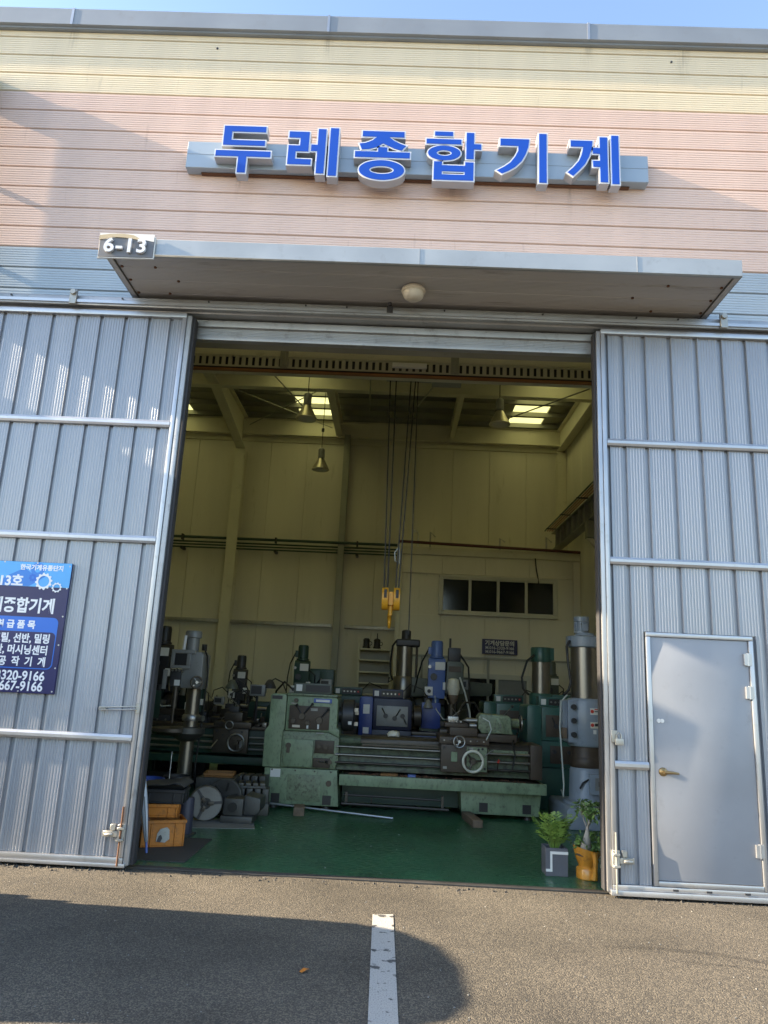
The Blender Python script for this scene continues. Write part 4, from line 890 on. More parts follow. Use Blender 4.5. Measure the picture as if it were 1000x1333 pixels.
    for x in (-1.46, -.78, 1.1, 1.8):
        for yy in (10.08, 10.65): b.cyl((x, yy, .012), (x, yy, .062), .06, .04, 12)
    b.done('levelling_pads', 'oily_steel', t)
    return t
main_lathe()
# metal bar, wooden blocks and a rag on the floor in front
b_ = B().cyl((-1.60, 9.90, .085), (.08, 9.58, .026), .013, n=8).done('metal_bar', 'aluminium'); tag(b_, 'bright metal bar lying on the floor before the lathe', 'bar')
w1 = B(Matrix.Translation((-1.07, 9.58, .012)) @ Matrix.Rotation(.1, 4, 'Z')).box(-.065, .065, -.10, .16, 0, .10).done('wooden_block', 'wood', bevel=.008); tag(w1, 'short wooden block under the metal bar', 'block', 'wooden blocks by the front lathe')
w2 = B(Matrix.Translation((1.05, 9.55, .012)) @ Matrix.Rotation(.12, 4, 'Z')).box(-.06, .06, -.24, .40, 0, .085).done('wooden_block', 'wood', bevel=.008); tag(w2, 'long wooden block sticking out under the right pedestal', 'block', 'wooden blocks by the front lathe')
rg = B(Matrix.Translation((.05, 10.3, .935))).lathe([(.085, 0), (.09, .02), (.07, .055), (.03, .07), (.005, .068)], (0, 0, 0), 12)
for v in rg.v: v.x += random.uniform(-.012, .012); v.y += random.uniform(-.012, .012); v.z += random.uniform(-.005, .012)
tag(rg.done('cleaning_rag', 'ivory'), 'crumpled pale rag lying on the lathe bed', 'rag')

# ================================================================ background lathes (local coordinates: x from the headstock end, y back, z up)
def bg_lathe(label, x, y, L, mat, mat2='brown_plate', rz=0., sc_=1., tail=True, white=False, mh=None, labels=True):
    t = thing('workshop_lathe', label, 'lathe', (x, y, .012), rz, 'lathes standing behind')
    t.scale = (sc_, sc_, sc_)
    def D(b, n, m, p=t, bv=.01, sg_=2): return b.done(n, m, p, bv, sg_, local=True)
    D(B().box(0, .80, 0, .62, 0, .56), 'left_pedestal', mat); D(B().box(L-.62, L, .02, .60, 0, .36), 'right_pedestal', mat)
    D(B().box(.81, L+.03, -.08, .70, .40, .50), 'chip_tray', mat, bv=.006)
    D(B().box(.70, L-.05, .12, .46, .52, .86), 'bed', mat, bv=.006); D(B().box(.76, L-.02, .08, .50, .862, .91), 'bed_way', 'oily_steel', bv=.004)
    for z in (.60, .68, .76): D(B().cyl((.72, .05, z), (L-.06, .05, z), .016, n=8), 'lead_rod', 'bare_steel', bv=0)
    fb = D(B().box(.02, .78, .0, .60, .565, .92), 'feed_box', mh or mat)
    D(B().box(.30, .72, -.015, -.001, .62, .86), 'feed_plate', mat2, fb, .005)
    for i in range(4): D(B().cyl((.36+i*.1, -.05, .78-.1*(i % 2)), (.36+i*.1, -.015, .78-.1*(i % 2)), .025, n=12), 'feed_knob', 'dark_steel', fb, 0)
    D(B().prism([(-.03, .57), (.18, .57), (.18, 1.38), (.15, 1.41), (.0, 1.41), (-.03, 1.38)], 'y', -.03, .66), 'end_guard', mat, bv=.014)
    hs = D(B().prism([(.185, .925), (.78, .925), (.78, 1.35), (.74, 1.39), (.185, 1.39)], 'y', 0, .62), 'headstock', mh or mat, bv=.014)
    D(B().box(.24, .72, -.014, -.001, .98, 1.28), 'control_plate', 'machine_grey' if white else mat2, hs, .006)
    for (a, c), (e, f) in (((.38, 1.13), (.32, 1.25)), ((.52, 1.10), (.60, 1.24)), ((.64, 1.14), (.70, 1.02))):
        D(B().cyl((a, -.02, c), (e, -.06, f), .009, n=6), 'lever', 'dark_steel', hs, 0); D(B().cyl((a, -.04, c), (a, -.014, c), .035, n=12), 'dial', 'dark_steel', hs, 0)
    if labels: D(B().box(.03, .13, -.034, -.031, 1.15, 1.29), 'label', 'label_white', hs, 0); D(B().box(.04, .13, -.034, -.031, .86, .95), 'label', 'label_white', hs, 0)
    cb = D(B().box(.16, .64, .08, .30, 1.392, 1.53), 'switch_box', mh or mat, hs, .008)
    D(B().box(.19, .26, .074, .079, 1.42, 1.50), 'switch_label', 'label_white', cb, 0); D(B().box(.30, .62, .072, .0795, 1.415, 1.505), 'switch_panel', 'black_plastic', cb, 0)
    for i in range(5): D(B().cyl((.335+i*.06, .06, 1.46), (.335+i*.06, .072, 1.46), .014, n=8), 'push_button', 'label_red' if i == 4 else 'bare_steel', cb, 0)
    ck = D(B().lathe([(.08, .78), (.08, .81), (.16, .815), (.165, .83), (.165, .93), (.15, .94), (.04, .942)], (0, .30, 1.14), 24, 'x'), 'chuck', 'oily_steel', bv=0)
    cx_ = L*.62
    ap = D(B().box(cx_-.25, cx_+.25, -.07, .05, .55, .88), 'apron', mat2)
    D(B().box(cx_-.27, cx_+.27, .0, .56, .885, .97), 'saddle', 'oily_steel', bv=.006)
    D(B().box(cx_-.14, cx_+.12, .06, .44, .972, 1.10), 'cross_slide', 'oily_steel', bv=.006); D(B().box(cx_-.1, cx_+.04, .16, .30, 1.102, 1.18), 'tool_post', 'dark_steel', bv=.005)
    r = .115
    wv = D(B().ring((cx_+.1, -.15, .70), (0, -1, 0), r, .012), 'handwheel', 'bare_steel', ap, 0)
    b = B().cyl((cx_+.1, -.16, .70), (cx_+.1, -.07, .70), .035, n=12)
    for i in range(3): b.cyl((cx_+.1, -.15, .70), (cx_+.1+r*math.cos(i*2.09+.5), -.15, .70+r*math.sin(i*2.09+.5)), .008, n=6)
    D(b, 'wheel_hub', 'oily_steel', wv, 0)
    D(B().ring((cx_-.02, -.12, .93), (0, -1, 0), .055, .008), 'slide_wheel', 'bare_steel', ap, 0)
    D(B().box(cx_+.14, cx_+.2, -.078, -.071, .62, .74), 'apron_label', 'machine_grey', ap, 0)
    D(B().tube([(cx_+.2, .5, .97), (cx_+.22, .52, 1.30), (cx_+.1, .42, 1.42), (cx_-.02, .3, 1.36), (cx_-.03, .24, 1.24)], .011, 6), 'coolant_pipe', 'dark_steel', bv=0)
    D(B().box(.95, 1.25, .50, .515, .95, 1.35), 'splash_guard', mat, bv=.004)
    D(B().tube([(.6, .3, 1.46), (.75, .4, 1.62), (.95, .45, 1.55), (1.05, .45, 1.40)], .010, 6), 'lamp_arm', 'dark_steel', bv=0); D(B().lathe([(.075, 1.27), (.07, 1.30), (.03, 1.38), (.012, 1.40)], (1.05, .45, 0), 14), 'lamp_shade', 'machine_grey', bv=0)
    D(B().tube([(.1, .55, 1.4), (-.05, .6, 1.2), (-.08, .62, .7), (-.06, .66, .05)], .014, 6), 'cable', 'cable_black', bv=0)
    for i in range(5): D(B().cyl((cx_-.2+i*.09, -.085, .84-.05*(i % 2)), (cx_-.2+i*.09, -.07, .84-.05*(i % 2)), .014, n=8), 'knob', 'black_plastic', ap, 0)
    D(B().cyl((cx_-.18, -.07, .72), (cx_-.26, -.14, .60), .009, n=6), 'lever', 'bare_steel', ap, 0); D(B().cyl((cx_+.02, .22, 1.18), (cx_-.08, .15, 1.29), .009, n=6), 'lever', 'bare_steel', bv=0)
    for i in range(3): D(B().box(cx_+.3+i*.1, cx_+.37+i*.1, .12, .30, .912, .94+.03*i), 'tool_block', ('oily_steel', 'bare_steel', 'brown_plate')[i], bv=.004)
    if tail:
        ts = D(B().prism([(L-.62, .915), (L-.18, .915), (L-.2, 1.02), (L-.2, 1.17), (L-.25, 1.21), (L-.56, 1.21), (L-.6, 1.17)], 'y', .14, .46), 'tailstock', mat, bv=.018)
        D(B().cyl((L-.78, .30, 1.12), (L-.6, .30, 1.12), .032, n=12), 'quill', 'bare_steel', ts, 0)
        D(B().ring((L-.10, .30, 1.12), (1, 0, 0), .09, .011), 'tail_wheel', 'bare_steel', ts, 0); D(B().cyl((L-.21, .30, 1.12), (L-.09, .30, 1.12), .04, n=12), 'wheel_boss', 'oily_steel', ts, 0)
    return t
bg_lathe('royal blue lathe headstock behind the green lathe bed', -.46, 11.75, 2.4, 'machine_blue', 'black_plastic', white=True, tail=False, mh='machine_blue_dark')
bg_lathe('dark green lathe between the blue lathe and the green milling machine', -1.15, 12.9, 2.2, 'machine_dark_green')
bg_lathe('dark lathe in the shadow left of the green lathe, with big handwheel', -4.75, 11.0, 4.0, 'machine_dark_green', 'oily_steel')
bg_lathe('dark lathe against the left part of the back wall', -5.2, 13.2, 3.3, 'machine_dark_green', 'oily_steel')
bg_lathe('teal lathe with a shiny headstock beside the grey-blue drill', 1.98, 11.0, 2.3, 'machine_teal', labels=False)
bg_lathe('teal lathe farther back, behind the shiny headstock', 1.55, 12.6, 2.4, 'machine_teal', labels=False)

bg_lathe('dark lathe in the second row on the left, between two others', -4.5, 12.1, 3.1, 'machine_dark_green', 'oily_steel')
bg_lathe('dark olive lathe half hidden behind the blue milling head', .25, 13.9, 2.6, 'machine_olive', 'oily_steel', labels=False)
# ================================================================ milling machines (local: spindle towards -y)
def mill(label, x, y, mat, mat2, top=2.35, rz=0., sc_=1.):
    t = thing('milling_machine', label, 'milling machine', (x, y, .012), rz, 'knee milling machines')
    k = top/2.35*sc_; t.scale = (k, k, k)
    def D(b, n, m, p=t, bv=.01, sg_=2): return b.done(n, m, p, bv, sg_, local=True)
    D(B().box(-.30, .30, -.35, .62, 0, .12), 'base', mat2); D(B().prism([(.18, .12), (.60, .12), (.55, 1.30), (.12, 1.30)], 'x', -.20, .20), 'column', mat2, bv=.02)
    D(B().box(-.15, .15, -.40, .11, .52, .86), 'knee', mat2, bv=.012); D(B().cyl((0, -.15, .12), (0, -.15, .52), .05, n=12), 'knee_screw', 'oily_steel', bv=0)
    D(B().box(-.26, .26, -.42, .06, .865, .97), 'saddle', mat2)
    tb = D(B().box(-.62, .62, -.36, -.08, .975, 1.06), 'table', 'oily_steel', bv=.006)
    for s in (-1, 1):
        D(B().ring((s*.70, -.22, 1.0), (1, 0, 0), .085, .010), 'table_wheel', 'bare_steel', tb, 0); D(B().cyl((s*.62, -.22, 1.0), (s*.71, -.22, 1.0), .035, n=10), 'wheel_boss', 'dark_steel', tb, 0)
    D(B().ring((0, -.52, .72), (0, -1, 0), .085, .012), 'knee_wheel', 'dark_steel', bv=0); D(B().cyl((0, -.53, .72), (0, -.40, .72), .035, n=12), 'wheel_boss', 'dark_steel', bv=0)
    D(B().box(-.17, .17, -.05, .62, 1.305, 1.42), 'turret', 'dark_steel', bv=.015); D(B().box(-.13, .13, -.25, .70, 1.425, 1.62), 'ram', mat2, bv=.02)
    hd = D(B().prism([(-.42, 1.42), (-.20, 1.42), (-.20, 2.06), (-.40, 2.06), (-.44, 2.0), (-.44, 1.9), (-.42, 1.82)], 'x', -.14, .14), 'head', mat, bv=.02)
    D(B().cyl((0, -.31, 1.22), (0, -.31, 1.42), .062, n=16), 'quill', mat, hd, 0); D(B().cyl((0, -.31, 1.10), (0, -.31, 1.22), .03, .035, 12), 'spindle', 'bare_steel', hd, 0)
    D(B().box(-.03, .13, -.452, -.441, 1.87, 2.0), 'speed_plate', 'label_white', hd, .003, 1)
    D(B().cyl((-.05, -.47, 1.76), (-.05, -.42, 1.76), .055, n=16), 'dial', 'dark_steel', hd, 0); D(B().cyl((-.12, -.46, 1.92), (-.12, -.44, 1.92), .028, n=12), 'dial', 'bare_steel', hd, 0)
    D(B().box(-.19, -.06, -.46, -.421, 1.46, 1.60), 'feed_plate', 'label_white', hd, .004, 1); D(B().cyl((-.12, -.49, 1.53), (-.12, -.46, 1.53), .03, n=12), 'dial', 'dark_steel', hd, 0)
    D(B().box(.10, .18, -.45, -.421, 1.56, 1.68), 'feed_box', 'label_white', hd, .004, 1)
    for a in range(3):
        D(B().cyl((.16, -.36, 1.45), (.20, -.36+.13*math.cos(a*2.1), 1.45+.13*math.sin(a*2.1)), .008, n=6), 'quill_lever', 'bare_steel', hd, 0)
    vb = D(B().box(-.16, .10, -.34, -.12, 1.062, 1.13), 'table_vice', 'cast_iron', tb, .008); D(B().box(-.16, -.08, -.34, -.12, 1.131, 1.19).box(.02, .09, -.34, -.12, 1.131, 1.19), 'vice_jaw', 'bare_steel', vb, .004)
    D(B().tube([(.2, .3, 1.62), (.32, .1, 1.75), (.42, -.15, 1.70)], .012, 6), 'readout_arm', 'dark_steel', bv=0); D(B().box(.34, .56, -.22, -.14, 1.58, 1.74), 'readout', 'machine_grey', bv=.01); D(B().box(.36, .50, -.224, -.2205, 1.62, 1.71), 'readout_screen', 'black_plastic', bv=0)
    D(B().tube([(.12, -.38, 1.9), (.25, -.35, 1.8), (.24, -.2, 1.5), (.18, .05, 1.32), (.22, .2, .9)], .011, 6), 'cable', 'cable_black', hd, 0)
    for i in range(4): D(B().cyl((-.2+.13*i, -.43, .90), (-.2+.13*i, -.42, .90), .015, n=8), 'bolt_head', 'bare_steel', bv=0)
    mo = D(B().lathe([(.12, 2.065), (.12, 2.09), (.098, 2.10), (.098, 2.31), (.085, 2.345), (.04, 2.35)], (0, -.31, 0), 20), 'motor', mat, hd, 0)
    D(B().box(-.145, -.09, -.36, -.26, 2.12, 2.24), 'terminal_box', mat, mo, .006)
    D(B().tube([(-.14, -.31, 2.2), (-.24, -.25, 2.0), (-.30, -.05, 1.75), (-.34, .2, 1.5)], .013, 6), 'cable', 'cable_black', hd, 0)
    D(B().tube([(-.02, -.43, 1.46), (.0, -.5, 1.25), (.12, -.5, 1.10), (.30, -.45, 1.12)], .009, 6), 'coolant_hose', 'cable_white', hd, 0)
    return t
mill('milling machine with a bright blue head behind the lathe', .72, 12.75, 'machine_light_blue', 'machine_dark_green', 2.35)
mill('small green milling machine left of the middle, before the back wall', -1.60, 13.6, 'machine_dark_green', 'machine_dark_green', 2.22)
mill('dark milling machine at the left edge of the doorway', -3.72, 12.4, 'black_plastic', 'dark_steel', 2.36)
mill('grey milling machine far back between the two right drill columns', 3.12, 15.2, 'machine_olive', 'machine_olive', 2.2)
mill('black milling machine behind the goose-neck lamps, left', -2.75, 13.9, 'dark_steel', 'dark_steel', 2.0)
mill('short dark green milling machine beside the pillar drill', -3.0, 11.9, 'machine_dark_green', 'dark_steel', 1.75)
# boxy olive machine head with cream vessel beside the blue head
om = thing('column_drill', 'boxy olive drill head with cream nozzle beside the blue mill', 'drill', (1.0, 12.35, .012))
B().box(.80, 1.22, 12.2, 12.9, .012, .14).done('base', 'machine_olive', om, .012); B().cyl((1.0, 12.62, .14), (1.0, 12.62, 1.55), .09, n=18).done('column', 'oily_steel', om)
hd = B().prism([(.86, 1.52), (1.14, 1.52), (1.15, 1.98), (1.10, 2.03), (.88, 2.03)], 'y', 12.2, 12.65).done('head', 'machine_olive', om, .015)
B().box(.90, 1.10, 12.28, 12.5, 2.03, 2.25).done('motor', 'dark_steel', hd, .012); B().cyl((.925, 12.3, 2.25), (.925, 12.3, 2.40), .018, n=8).done('mast', 'dark_steel', hd)
B().box(.90, 1.10, 12.19, 12.199, 1.86, 1.95).done('name_strip', 'brown_plate', hd)
B().lathe([(.075, 1.50), (.10, 1.60), (.085, 1.74), (.03, 1.76)], (.98, 12.12, 0), 16).done('cream_nozzle', 'ivory', hd)
B().lathe([(.03, 1.36), (.07, 1.44), (.078, 1.499)], (.98, 12.12, 0), 16).done('nozzle_tip', 'wood', hd)
B().tube([(1.08, 12.15, 1.78), (1.16, 12.1, 1.55), (1.24, 12.08, 1.25), (1.28, 12.1, 1.0)], .014, 6).done('hose', 'cable_white', hd)
B().tube([(1.1, 12.4, 2.15), (1.24, 12.4, 1.95), (1.27, 12.45, 1.6), (1.25, 12.5, 1.2)], .016, 6).done('cable', 'cable_black', hd)

# ================================================================ radial drills
# dark one in the middle
rm = thing('radial_drill', 'dark radial drill with a tall steel column under the crane hook', 'drill', (.2, 13.6, .012), group='radial drills')
B().box(-.25, 2.0, 13.1, 14.1, .012, .16).done('base', 'machine_olive', rm, .015); B().cyl((.2, 13.6, .16), (.2, 13.6, .75), .22, .18, 24).done('stump', 'machine_olive', rm)
B().cyl((.2, 13.6, .75), (.2, 13.6, 2.30), .145, n=28).done('column', 'column_steel', rm)
B().lathe([(.185, 1.42), (.19, 1.45), (.19, 1.74), (.175, 1.77)], (.2, 13.6, 0), 28).done('sleeve', 'column_steel', rm)
am = B().prism([(.2, 1.42), (1.75, 1.50), (1.78, 1.56), (1.78, 1.72), (.2, 1.77)], 'y', 13.48, 13.72).done('arm', 'machine_olive', rm, .02)
B().box(1.0, 1.35, 13.30, 13.47, 1.25, 1.80).done('drill_head', 'machine_olive', am, .02)
B().box(.04, .47, 13.46, 13.76, 2.30, 2.43).done('cap', 'dark_steel', rm, .03, 3); B().lathe([(.085, 2.43), (.085, 2.58), (.06, 2.60), (.02, 2.605)], (.22, 13.6, 0), 18).done('motor', 'dark_steel', rm)
B().cyl((.42, 13.58, 1.5), (.42, 13.58, 2.32), .022, n=10).done('lift_screw', 'oily_steel', rm)
B().tube([(.05, 13.45, 2.40), (-.02, 13.45, 2.30), (-.05, 13.45, 2.0), (-.04, 13.45, 1.8), (.0, 13.42, 1.7), (-.07, 13.42, 1.66), (-.06, 13.42, 1.75)], .018, 8).done('cable', 'cable_black', rm)
# green one on the right
rg_ = thing('radial_drill', 'green capped radial drill column behind the teal lathes', 'drill', (2.33, 12.1, .012), group='radial drills')
B().box(1.9, 3.9, 11.75, 12.5, .012, .16).done('base', 'machine_teal', rg_, .015); B().cyl((2.36, 12.15, .16), (2.36, 12.15, .8), .2, .17, 24).done('stump', 'machine_teal', rg_)
B().cyl((2.38, 12.15, .8), (2.38, 12.15, 2.10), .142, n=28).done('column', 'column_steel', rg_)
B().lathe([(.16, 2.08), (.165, 2.10), (.165, 2.29), (.155, 2.31), (.05, 2.312)], (2.38, 12.15, 0), 26).box(2.40, 2.57, 12.05, 12.25, 2.11, 2.305).done('cap', 'machine_teal', rg_)
B().lathe([(.18, 1.40), (.19, 1.43), (.19, 1.56), (.17, 1.59)], (2.38, 12.15, 0), 26).done('sleeve', 'machine_teal', rg_)
B().prism([(2.38, 1.38), (3.9, 1.44), (3.9, 1.60), (2.38, 1.58)], 'y', 12.05, 12.28).done('arm', 'machine_teal', rg_, .015)
B().tube([(2.24, 12.0, 2.18), (2.12, 11.95, 2.08), (2.04, 11.95, 1.82), (2.06, 11.95, 1.65), (2.15, 11.95, 1.56)], .018, 8).done('cable', 'cable_black', rg_)
# large grey-blue one by the right jamb
rb = thing('radial_drill', 'large grey-blue radial drill standing against the right door jamb', 'drill', (2.52, 9.9, .012), group='radial drills')
GB = 'machine_grey_blue'; cx_, cy_ = 2.53, 9.95
B().prism([(2.17, .012), (3.9, .012), (3.9, .22), (3.75, .26), (2.20, .26), (2.17, .22)], 'y', 9.5, 10.6).done('base', GB, rb, .02)
st = B().lathe([(.30, .262), (.30, .30), (.235, .31), (.225, .33), (.215, .66), (.20, .70), (.19, .71)], (cx_, cy_, 0), 36).done('stump', GB, rb)
eb = B().box(2.50, 2.70, 9.68, 9.80, .40, .64).done('switch_box', GB, rb, .012); B().box(2.56, 2.66, 9.672, 9.679, .45, .60).done('box_door', 'machine_grey', eb, .003, 1); B().box(2.60, 2.625, 9.66, 9.671, .50, .56).done('switch', 'black_plastic', eb)
B().tube([(2.50, 9.74, .57), (2.42, 9.72, .53), (2.385, 9.73, .46)], .012, 6).done('cable', 'cable_black', eb)
B().lathe([(.205, .70), (.215, .72), (.215, .80), (.205, .82), (.20, .83), (.20, .955)], (cx_, cy_, 0), 36).done('oil_collar', 'brown_plate', rb)
sl = B().lathe([(.225, .955), (.245, .985), (.245, 1.50), (.225, 1.55)], (cx_, cy_, 0), 36).box(2.255, 2.42, 9.76, 10.02, 1.0, 1.53).done('sleeve', GB, rb, .01)
B().box(2.19, 2.253, 9.79, 9.98, 1.02, 1.52).done('clamp_flange', GB, sl, .012)
for z in (1.10, 1.27, 1.44): B().cyl((2.325, 9.72, z), (2.325, 9.758, z), .033, .036, 12).done('clamp_bolt', 'dark_steel', sl)
B().box(2.17, 2.235, 9.74, 9.788, 1.05, 1.18).done('terminal_block', 'wood', sl, .006)
def lab(z0, z1, a0, a1, m, n):
    b = B(); N = 6; vs = []
    for i in range(N+1):
        a = R(a0+(a1-a0)*i/N); vs += [(cx_+.2475*math.sin(a), cy_-.2475*math.cos(a), z0), (cx_+.2475*math.sin(a), cy_-.2475*math.cos(a), z1)]
    b.add(vs, [(2*i, 2*i+2, 2*i+3, 2*i+1) for i in range(N)]); return b.done(n, m, sl, smooth=False)
lab(1.355, 1.435, -2, 24, 'label_white', 'sticker'); lab(1.415, 1.4345, 12, 23, 'label_red', 'sticker_print') if False else None
lab(1.19, 1.265, -2, 24, 'ivory', 'sticker'); lab(1.12, 1.17, 6, 16, 'label_white', 'sticker')
for z, m in ((1.395, 'label_red'), (1.228, 'label_red')):
    a = R(4); p = Vector((cx_+.2475*math.sin(a), cy_-.2475*math.cos(a), z)); nrm = Vector((math.sin(a), -math.cos(a), 0))
    B().cyl(p, p+nrm*.003, .022, n=14).done('sticker_mark', m, sl)
for z0, z1, m in ((1.415, 1.428, 'label_red'), (1.39, 1.402, 'dark_steel'), (1.215, 1.25, 'dark_steel')):
    a0, a1 = 11, 22; b = B(); vs = []
    for i in range(5):
        a = R(a0+(a1-a0)*i/4); vs += [(cx_+.2495*math.sin(a), cy_-.2495*math.cos(a), z0), (cx_+.2495*math.sin(a), cy_-.2495*math.cos(a), z1)]
    b.add(vs, [(2*i, 2*i+2, 2*i+3, 2*i+1) for i in range(4)]); b.done('sticker_print', m, sl, smooth=False)
B().cyl((cx_, cy_, 1.54), (cx_, cy_, 2.24), .187, n=36).done('column', 'column_steel', rb)
B().lathe([(.21, 2.20), (.225, 2.215), (.225, 2.335), (.21, 2.35), (.13, 2.36), (.12, 2.39)], (cx_, cy_, 0), 36).box(2.29, 2.36, 9.86, 10.0, 2.21, 2.34).done('cap', GB, rb)
mo = B().lathe([(.10, 2.39), (.10, 2.41), (.088, 2.415), (.088, 2.54), (.10, 2.545), (.10, 2.60), (.085, 2.612), (.02, 2.615)], (2.49, cy_, 0), 24)
for i in range(20):
    a = i*math.pi/10; mo.box(0, 0, 0, 0, 0, 0) if False else mo.cyl((2.49+.092*math.cos(a), cy_+.092*math.sin(a), 2.42), (2.49+.092*math.cos(a), cy_+.092*math.sin(a), 2.54), .006, n=5)
mo.done('motor', GB, rb); B().box(2.46, 2.54, 9.82, 9.86, 2.41, 2.50).done('terminal_box', GB, rb, .006)
B().tube([(2.30, 9.82, 2.28), (2.255, 9.8, 2.2), (2.27, 9.78, 1.95), (2.30, 9.78, 1.75), (2.27, 9.78, 1.65), (2.20, 9.76, 1.585)], .017, 8).done('cable', 'cable_black', rb)
B().tube([(2.24, 9.74, 1.585), (2.16, 9.72, 1.50), (2.14, 9.72, 1.2), (2.165, 9.72, .8), (2.185, 9.72, .5), (2.17, 9.70, .36), (2.15, 9.72, .44)], .010, 8).done('white_cable', 'cable_white', rb)
B().box(2.6, 3.9, 9.9, 10.2, 1.1, 1.5).done('arm', GB, rb, .02)

# ---- pillar drill on the left
pd_ = thing('pillar_drill', 'grey pillar drill with round table at the left of the doorway', 'drill', (-2.57, 9.7, .012))
B().box(-2.85, -2.25, 9.35, 10.0, .012, .10).done('base', 'cast_iron', pd_, .02)
B().cyl((-2.56, 9.72, .10), (-2.56, 9.72, .86), .088, n=22).done('lower_column', 'column_steel', pd_); B().cyl((-2.54, 9.72, .86), (-2.54, 9.72, 1.44), .088, n=22).done('upper_column', 'column_steel', pd_)
tb = B().lathe([(.05, .86), (.20, .88), (.25, .915), (.25, .955), (.24, .96), (.02, .958)], (-2.74, 9.55, 0), 28).done('round_table', 'oily_steel', pd_); B().lathe([(.08, .80), (.16, .84), (.22, .90), (.22, .965), (.19, .97)], (-2.55, 9.62, 0), 24).done('table_bracket', 'cast_iron', tb)
B().lathe([(.11, 1.04), (.115, 1.06), (.115, 1.10), (.10, 1.12)], (-2.54, 9.72, 0), 22).cyl((-2.44, 9.66, 1.08), (-2.36, 9.62, 1.08), .035, n=12).done('collar', 'bare_steel', pd_)
hd = B().prism([(-2.66, 1.44), (-2.40, 1.44), (-2.40, 1.86), (-2.44, 1.90), (-2.66, 1.90)], 'y', 9.48, 9.86).done('head', 'machine_grey', pd_, .018)
B().box(-2.80, -2.50, 9.44, 9.478, 1.87, 1.915).box(-2.80, -2.755, 9.44, 9.478, 1.72, 1.869).box(-2.60, -2.55, 9.44, 9.478, 1.72, 1.869).box(-2.80, -2.55, 9.44, 9.478, 1.68, 1.719).done('front_frame', 'machine_grey', hd, .006)
B().box(-2.754, -2.601, 9.46, 9.476, 1.72, 1.868).done('display', 'black_plastic', hd)
for i in range(4): B().cyl((-2.765+i*.045, 9.43, 1.655), (-2.765+i*.045, 9.455, 1.655), .014, n=8).done('push_button', 'bare_steel', hd)
B().box(-2.79, -2.66, 9.456, 9.49, 1.46, 1.67).done('speed_panel', 'dark_steel', hd, .006); B().box(-2.73, -2.66, 9.450, 9.455, 1.47, 1.54).done('speed_label', 'label_white', hd)
B().box(-2.88, -2.83, 9.44, 9.48, 1.42, 1.66).done('side_rail', 'machine_grey', hd, .008); B().cyl((-2.70, 9.44, 1.20), (-2.70, 9.44, 1.46), .035, n=14).cyl((-2.70, 9.44, 1.02), (-2.70, 9.44, 1.2), .016, n=10).done('spindle', 'oily_steel', hd)
wheel((-2.44, 9.42, 1.52), (.4, -1, 0), .07, hd, 'oily_steel', 'bare_steel', 'feed_wheel')
mo = B().lathe([(.082, 1.905), (.082, 2.07), (.105, 2.08), (.105, 2.15), (.095, 2.165), (.02, 2.17)], (-2.60, 9.66, 0), 22).done('motor', 'machine_grey', hd); B().cyl((-2.69, 9.58, 1.92), (-2.68, 9.58, 2.10), .02, n=8).done('motor_pipe', 'label_white', mo)
B().box(-2.47, -2.42, 9.62, 9.7, 1.92, 2.0).done('terminal_box', 'dark_steel', mo); B().tube([(-2.45, 9.6, 1.98), (-2.38, 9.6, 1.85), (-2.36, 9.62, 1.6), (-2.38, 9.66, 1.2), (-2.40, 9.6, .5), (-2.36, 9.6, .1)], .012, 6).done('cable', 'cable_black', hd)

# ---- machine lamps and a readout
def gooseneck(label, x, y, z, s, mat):
    t = thing('machine_lamp', label, 'lamp', (x, y, z), group='goose-neck machine lamps')
    B().tube([(x, y, z), (x+.02, y, z+.18), (x+.05*s, y, z+.32), (x+.16*s, y-.02, z+.37), (x+.22*s, y-.04, z+.33)], .011, 6).done('neck', 'dark_steel', t)
    B().lathe([(.10, 0), (.095, .03), (.05, .11), (.03, .13), (.01, .135)], (x+.23*s, y-.05, z+.22), 16).done('shade', mat, t)
gooseneck('grey goose-neck lamp beside the green lathe headstock', -1.62, 11.5, 1.25, -1, 'dark_steel')
gooseneck('small green goose-neck lamp by the pillar drill', -2.15, 11.3, 1.22, -1, 'machine_olive')
dr = thing('readout_box', 'small grey readout box on a post above the dark lathe', 'readout', (-2.2, 11.6, .95))
B().cyl((-2.02, 11.4, .98), (-2.02, 11.4, 1.35), .02, n=8).done('post', 'dark_steel', dr); B().box(-2.13, -1.90, 11.35, 11.45, 1.35, 1.52).done('case', 'machine_grey', dr, .01); B().box(-2.11, -1.95, 11.346, 11.349, 1.38, 1.50).done('screen', 'dark_steel', dr)
# chips bin: green cabinet behind the small mill
gc = thing('green_cabinet', 'dark green cabinet beside the small green mill', 'cabinet', (-1.3, 14, .012))
cb = B().box(-1.60, -1.08, 13.9, 14.3, .012, 1.84).done('body', 'machine_dark_green', gc, .02); B().box(-1.59, -1.345, 13.885, 13.899, .1, 1.80).box(-1.335, -1.09, 13.885, 13.899, .1, 1.80).done('door', 'machine_dark_green', gc, .006)
